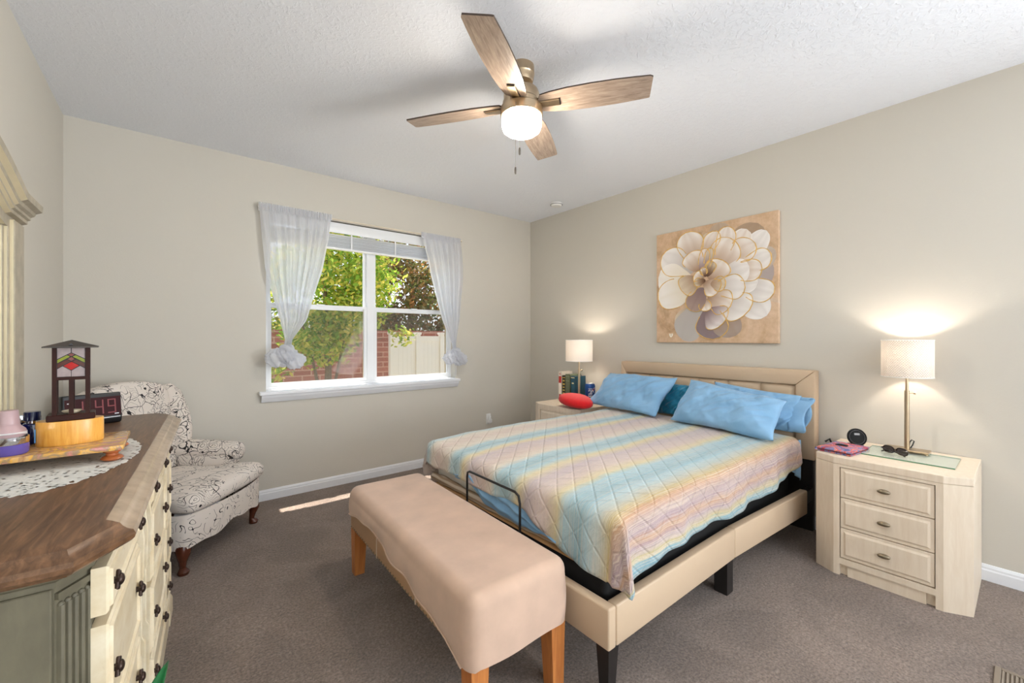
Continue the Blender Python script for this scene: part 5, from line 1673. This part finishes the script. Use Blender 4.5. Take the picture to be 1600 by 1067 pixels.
def digit(chs, x0, w=0.028, h=0.060, y0=0.022, th=0.0055):
    bars = {'a': ((x0, y0 + h - th), (x0 + w, y0 + h)), 'd': ((x0, y0), (x0 + w, y0 + th)), 'g': ((x0, y0 + h / 2 - th / 2), (x0 + w, y0 + h / 2 + th / 2)),
            'f': ((x0, y0 + h / 2), (x0 + th, y0 + h)), 'b': ((x0 + w - th, y0 + h / 2), (x0 + w, y0 + h)), 'e': ((x0, y0), (x0 + th, y0 + h / 2)), 'c': ((x0 + w - th, y0), (x0 + w, y0 + h / 2))}
    for s in SEG[chs]:
        (a, b), (c, d) = bars[s]
        m.box2((a + 0.0006, b + 0.0006, 0.0016), (c - 0.0006, d - 0.0006, 0.0022), M=FM)
digit('1', -0.058); digit('4', 0.004); digit('9', 0.044)
for y in (0.04, 0.062):
    m.box2((-0.018, y, 0.0016), (-0.012, y + 0.006, 0.0022), M=FM)
m.build('digits', M_seg, cl_, smooth=False)
m = MB()
for (x0, x1, y) in ((-0.078, -0.066, 0.075), (-0.080, -0.066, 0.050), (0.066, 0.080, 0.016)):
    m.box2((x0, y, 0.0016), (x1, y + 0.004, 0.002), M=FM)
m.box2((0.03, 0.003, -0.001), (0.085, 0.006, 0.0012), M=FM)
m.build('print_marks', simple('white_print', srgb(210, 210, 212), 0.5), cl_, smooth=False)

# cosmetics at the left end of the board
t = MT('cobalt_glass'); t.set(**{'Base Color': srgb(14, 26, 96), 'Roughness': 0.06}); t.bsdf.inputs['Transmission Weight'].default_value = 0.35; M_cobalt = t.m
M_navy = simple('navy_cap', srgb(20, 26, 62), 0.15)
M_silver = simple('polished_silver', srgb(206, 206, 210), 0.12, 1.0)
def bottle(label, loc, rz, body, cap, neck=0.008):
    o = thing('perfume_bottle', label, 'perfume bottle', loc, rz=rz)
    MB().box2((-body[0] / 2, -body[1] / 2, 0), (body[0] / 2, body[1] / 2, body[2]), bevel=0.005, seg=3).build('glass_body', M_cobalt, o)
    MB().lathe([(0.012, body[2] - 0.001), (0.012, body[2] + neck)], 20).build('neck_ring', M_silver, o)
    MB().lathe([(0, body[2] + neck), (cap[0], body[2] + neck), (cap[0], body[2] + neck + cap[1] * 0.45), (cap[0] * 0.97, body[2] + neck + cap[1] * 0.5), (cap[0] * 0.97, body[2] + neck + cap[1] - 0.002), (cap[0] * 0.92, body[2] + neck + cap[1]), (0, body[2] + neck + cap[1])], 32).build('cap', M_navy, o)
    return o
bottle('cobalt blue perfume bottle with a round navy cap beside the oval box', (-0.327, 1.858, TZ), 0.12, (0.040, 0.030, 0.060), (0.018, 0.026))
bottle('dark blue perfume bottle partly hidden behind the pink bottle', (-0.385, 1.88, TZ), -0.1, (0.05, 0.030, 0.060), (0.012, 0.016))
sc = thing('silver_cap_jar', 'blue jar with a silver lid just behind the round navy cap', 'jar', (-0.375, 2.05, DZ))
MB().lathe([(0, 0), (0.026, 0), (0.028, 0.004), (0.028, 0.085), (0.02, 0.09), (0, 0.09)], 28).build('jar_body', M_cobalt, sc)
MB().lathe([(0, 0.0905), (0.026, 0.0905), (0.027, 0.094), (0.027, 0.112), (0.025, 0.115), (0, 0.115)], 28).build('lid', M_silver, sc)
pb = thing('lotion_bottle', 'pale pink bottle with a tapered cap behind the purple jar', 'bottle', (-0.358, 1.790, TZ))
M_pinkp = simple('dusty_pink_plastic', srgb(190, 158, 158), 0.35)
MB().lathe([(0, 0), (0.031, 0), (0.033, 0.003), (0.033, 0.050), (0.031, 0.056), (0.022, 0.066), (0.020, 0.072), (0, 0.072)], 36).build('bottle_body', M_pinkp, pb)
MB().lathe([(0.0332, 0.004), (0.0336, 0.005), (0.0336, 0.049), (0.0332, 0.050)], 36, cap=False).build('label_band', simple('pale_label', srgb(226, 222, 220), 0.4), pb)
MB().lathe([(0, 0.0722), (0.0205, 0.0722), (0.0175, 0.108), (0.016, 0.110), (0, 0.110)], 30).build('cap', M_pinkp, pb)
pj = thing('cream_jar', 'small purple glass jar with a shiny silver lid at the front of the board', 'jar', (-0.345, 1.722, TZ))
t = MT('violet_glass'); t.set(**{'Base Color': srgb(108, 92, 176), 'Roughness': 0.08}); t.bsdf.inputs['Transmission Weight'].default_value = 0.3
MB().lathe([(0, 0), (0.034, 0), (0.037, 0.004), (0.037, 0.026), (0.035, 0.028), (0, 0.028)], 40).build('jar_body', t.m, pj)
MB().lathe([(0, 0.0282), (0.036, 0.0282), (0.037, 0.030), (0.037, 0.046), (0.035, 0.048), (0, 0.048)], 40).build('lid', M_silver, pj)

# ---------------------------------------------------------------- wing chair
t = MT('doodle_print_fabric')
v = t.coord('Object')
wn_ = t.node('ShaderNodeTexNoise'); wn_.inputs['Scale'].default_value = 7; t.link(v, wn_.inputs['Vector'])
vm = t.node('ShaderNodeVectorMath'); vm.operation = 'SCALE'; vm.inputs['Scale'].default_value = 0.10
t.link(wn_.outputs['Color'], vm.inputs[0])
va = t.node('ShaderNodeVectorMath'); va.operation = 'ADD'; t.link(v, va.inputs[0]); t.link(vm.outputs[0], va.inputs[1])
V = va.outputs[0]
def lines(fac, freq, wd):
    f = t.math('FRACT', t.math('MULTIPLY', fac, freq))
    return t.math('LESS_THAN', t.math('ABSOLUTE', t.math('SUBTRACT', f, 0.5)), wd)
vo1 = t.node('ShaderNodeTexVoronoi'); vo1.feature = 'DISTANCE_TO_EDGE'; vo1.inputs['Scale'].default_value = 11; t.link(V, vo1.inputs['Vector'])
vo2 = t.node('ShaderNodeTexVoronoi'); vo2.inputs['Scale'].default_value = 15; t.link(V, vo2.inputs['Vector'])
vo3 = t.node('ShaderNodeTexVoronoi'); vo3.inputs['Scale'].default_value = 70; t.link(v, vo3.inputs['Vector'])
m1 = t.noise(v, 5.0, 1); m2_ = t.noise(v, 6.3, 1, 0.5, 0.5); m3 = t.noise(v, 8.1, 1)
nn = t.noise(V, 10, 1)
L1 = t.math('MULTIPLY', t.math('LESS_THAN', vo1.outputs['Distance'], 0.016), t.math('GREATER_THAN', m1, 0.50))
L2 = t.math('MULTIPLY', lines(vo2.outputs['Distance'], 4.5, 0.075), t.math('GREATER_THAN', m2_, 0.55))
L3_ = t.math('MULTIPLY', lines(nn, 11, 0.045), t.math('LESS_THAN', m3, 0.50))
L4 = t.math('MULTIPLY', t.math('LESS_THAN', vo3.outputs['Distance'], 0.17), t.math('GREATER_THAN', m3, 0.60))
ink = t.math('MAXIMUM', t.math('MAXIMUM', L1, L2), t.math('MAXIMUM', L3_, L4))
t.link(t.mix(ink, srgb(226, 216, 206), srgb(38, 34, 36)), t.bsdf.inputs['Base Color']); t.set(Roughness=0.85)
M_dood = t.m
CH_A = math.radians(-127.7)
wc = thing('wing_armchair', 'wingback armchair in white fabric with black doodle print in the corner', 'armchair', (0.245, 3.205, 0), rz=CH_A)
# local: +y forward, x sideways; front legs at y=0
m = MB()
HWs, Df = 0.355, 0.045
def apron(u, v):
    # perimeter of a rounded trapezoid from the front corner around
    pts = [(-HWs, Df - 0.06), (-HWs + 0.06, Df), (-HWs + 0.2, Df + 0.03), (0, Df + 0.04), (HWs - 0.2, Df + 0.03), (HWs - 0.06, Df), (HWs, Df - 0.06), (HWs - 0.01, -0.2), (HWs - 0.05, -0.56), (0, -0.57), (-HWs + 0.05, -0.56), (-HWs + 0.01, -0.2)]
    n = len(pts); d = u * n; i = int(d) % n; k = d - int(d)
    P0, P1, P2, P3 = [Vector(pts[(i + q) % n]) for q in (-1, 0, 1, 2)]
    p = 0.5 * ((2 * P1) + (P2 - P0) * k + (2 * P0 - 5 * P1 + 4 * P2 - P3) * k * k + (3 * P1 - P0 - 3 * P2 + P3) * k ** 3)
    zb = 0.150 + (0.035 * math.exp(-((p.x) / 0.16) ** 2) if p.y > 0 else 0)
    sag = 0.008 * math.sin(p.x * 30) if p.y > -0.05 else 0
    return (p.x * (1 + 0.01 * math.sin(PI * v)), p.y * (1 + 0.01 * math.sin(PI * v)), zb + sag * (1 - v) + (0.335 - zb) * v)
m.grid(apron, 96, 10, wrap_u=True)
m.build('skirted_base', M_dood, wc, angle=180)
# T-shaped seat cushion
def cushion(u, v):
    pts = [(-HWs - 0.005, 0.0), (-HWs + 0.03, 0.065), (-0.15, 0.085), (0.15, 0.085), (HWs - 0.03, 0.065), (HWs + 0.005, 0.0), (HWs - 0.02, -0.10), (0.275, -0.125), (0.265, -0.3), (0.26, -0.50), (0, -0.52), (-0.26, -0.50), (-0.265, -0.3), (-0.275, -0.125), (-HWs + 0.02, -0.10)]
    n = len(pts); d = u * n; i = int(d) % n; k = d - int(d)
    P0, P1, P2, P3 = [Vector(pts[(i + q) % n]) for q in (-1, 0, 1, 2)]
    p = 0.5 * ((2 * P1) + (P2 - P0) * k + (2 * P0 - 5 * P1 + 4 * P2 - P3) * k * k + (3 * P1 - P0 - 3 * P2 + P3) * k ** 3)
    c = Vector((0, -0.2))
    ph_ = PI * (v - 0.5)
    e = abs(math.cos(ph_)) ** 0.28
    z = 0.382 + 0.062 * math.copysign(abs(math.sin(ph_)) ** 0.75, math.sin(ph_)) + 0.012 * (1 - e)
    q = c + (p - c) * e
    return (q.x, q.y, z)
m = MB(); m.grid(cushion, 120, 24, wrap_u=True)
bmesh.ops.remove_doubles(m.bm, verts=m.bm.verts[:], dist=0.0005)
m.build('seat_cushion', M_dood, wc, angle=180)
# rolled arms
for s in (-1, 1):
    m = MB()
    pts = []; rs = []
    for i in range(17):
        k = i / 16
        y = -0.115 - 0.44 * k
        pts.append((s * (0.335 - 0.03 * k), y, 0.510 + 0.030 * k)); rs.append(0.062 + 0.004 * math.sin(PI * k))
    pts = [(pts[0][0], pts[0][1] + 0.016, pts[0][2]), (pts[0][0], pts[0][1] + 0.012, pts[0][2])] + pts
    rs = [0.040, 0.055] + rs
    m.tube(pts, rs, 24)
    m.prism([(s * 0.275, -0.12), (s * 0.365, -0.12), (s * 0.335, -0.55), (s * 0.25, -0.55)], 0.30, 0.515, bevel=0.02, seg=3)
    m.build('arm', M_dood, wc, angle=60)
# back: thick panel with arched crest
def back(u, v):
    a = 2 * PI * v
    x = (u - 0.5) * 0.60
    k = abs(u - 0.5) * 2
    top = 1.035 - 0.055 * k ** 2.2
    # cross-section: rounded slab leaning back
    w = 1.0
    cy, cz = math.cos(a), math.sin(a)
    e = lambda t_: math.copysign(abs(t_) ** 0.45, t_)
    h = (top - 0.40) / 2
    z = 0.40 + h + h * e(cz)
    th = 0.062
    endk = (1 - (2 * u - 1) ** 8) ** 0.4
    y = -0.545 - 0.13 * (z - 0.40) + th * e(cy) * (0.35 + 0.65 * endk)
    return (x, y, z)
m = MB(); m.grid(back, 40, 48); m.build('back', M_dood, wc, angle=180)
# wings: curve forward from the back edge
for s in (-1, 1):
    def wing(u, v):
        # u along height, v around the section
        z = 0.50 + 0.47 * u
        a = 2 * PI * v
        dep = 0.17 * (0.55 + 0.45 * math.sin(PI * min(1, 0.2 + u * 0.85))) * (1 if u < 0.85 else max(0.45, 1 - ((u - 0.85) / 0.15) ** 2 * 0.5))
        e = lambda t_: math.copysign(abs(t_) ** 0.5, t_)
        yb = -0.60 - 0.11 * (z - 0.40)
        cap_ = (1 - max(0, (u - 0.86) / 0.14) ** 3) if u > 0.86 else 1
        th = 0.045 * max(0.15, cap_)
        yy = yb + dep * (0.5 + 0.5 * e(math.cos(a)))
        fwd = (0.5 + 0.5 * e(math.cos(a)))
        xx = s * (0.292 + 0.055 * fwd * (0.6 + 0.6 * u) + th * e(math.sin(a)))
        return (xx, yy, z + 0.02 * fwd * u)
    m = MB(); m.grid(wing, 30, 32)
    bmesh.ops.holes_fill(m.bm, edges=[e for e in m.bm.edges if e.is_boundary], sides=0)
    m.build('wing', M_dood, wc, angle=70)
# cabriole front legs, plain rear legs
M_cab = simple('dark_cherry_leg', srgb(84, 42, 26), 0.25, var=0.2, vscale=20)
for s in (-1, 1):
    m = MB()
    m.tube([(s * 0.310, -0.02, 0.165), (s * 0.322, -0.012, 0.14), (s * 0.330, -0.004, 0.11), (s * 0.324, -0.012, 0.07), (s * 0.320, -0.016, 0.035), (s * 0.324, -0.010, 0.018), (s * 0.326, -0.006, 0.010), (s * 0.326, -0.006, 0.0)], [0.042, 0.040, 0.032, 0.020, 0.016, 0.026, 0.030, 0.024], 16)
    m.build('front_leg', M_cab, wc)
    MB().tube([(s * 0.27, -0.53, 0.17), (s * 0.275, -0.555, 0.0)], [0.024, 0.016], 8).build('rear_leg', M_cab, wc)

# ---------------------------------------------------------------- potted plant near the dresser, one leaf tip in view
M_leaf = simple('dark_green_leaf', srgb(20, 104, 52), 0.3, var=0.2, vscale=10)
pp_ = thing('potted_plant', 'green long-leaved plant beside the dresser, one leaf tip showing', 'plant', (-0.08, 0.74, 0))
MB().lathe([(0, 0), (0.08, 0), (0.10, 0.02), (0.115, 0.20), (0.122, 0.215), (0.11, 0.218), (0.10, 0.19), (0, 0.19)], 36).build('pot', simple('terracotta', srgb(170, 104, 74), 0.8), pp_)
MB().lathe([(0, 0.1905), (0.10, 0.1905), (0.0, 0.20)], 24).build('soil', simple('soil', srgb(60, 46, 36), 0.95), pp_)
def leaf(tip, mid, w):
    m = MB()
    p0 = Vector((0, 0, 0.20)); p1 = Vector(mid); p2 = Vector(tip)
    sd_ = (p2 - p0).cross(Vector((0, 0, 1))).normalized()
    def f(u, v):
        p = p0 * (1 - u) ** 2 + p1 * 2 * u * (1 - u) + p2 * u * u
        hw = w * (math.sin(PI * min(1, 0.06 + 0.94 * u)) ** 0.8) * (1 - 0.35 * u) + 0.0005
        s = v * 2 - 1
        return p + sd_ * hw * s + Vector((0, 0, 0.35 * hw * s * s))
    m.grid(f, 24, 6)
    solidify(m.build('leaf', M_leaf, pp_, angle=180, normals=False), 0.0012, 0)
leaf((0.072, 0.250, 0.722), (0.0, 0.06, 0.69), 0.034)
for a, r, h in ((3.6, 0.16, 0.55), (4.6, 0.24, 0.50), (5.6, 0.26, 0.42), (0.2, 0.28, 0.40), (2.9, 0.10, 0.60), (4.1, 0.14, 0.60)):
    leaf((r * math.cos(a), r * math.sin(a), h), (r * 0.35 * math.cos(a), r * 0.35 * math.sin(a), h * 0.9), 0.03)

# flat floor register at the right front of the carpet
fr2 = thing('floor_register', 'flat beige metal floor register in the carpet, lower right corner', 'floor register', (2.40, 0.02, 0.0))
M_reg = simple('beige_metal', srgb(136, 122, 106), 0.6, 0.0)
m = MB()
for (a, b, c, d) in ((-0.15, -0.068, 0.15, -0.050), (-0.15, 0.050, 0.15, 0.068), (-0.15, -0.050, -0.132, 0.050), (0.132, -0.050, 0.15, 0.050)):
    m.box2((a, b, 0.0), (c, d, 0.007), bevel=0.002, seg=1)
m.build('register_frame', M_reg, fr2, smooth=False)
MB().box2((-0.14, -0.06, 0.0002), (0.14, 0.06, 0.0014)).build('register_back', simple('dusty_brown_metal', srgb(112, 98, 84), 0.8), fr2, smooth=False)
m = MB()
for i in range(9):
    m.box((0, -0.045 + i * 0.01125, 0.003), (0.264, 0.007, 0.004), rot=(0.5, 0, 0))
m.build('louvre', M_reg, fr2, smooth=False)
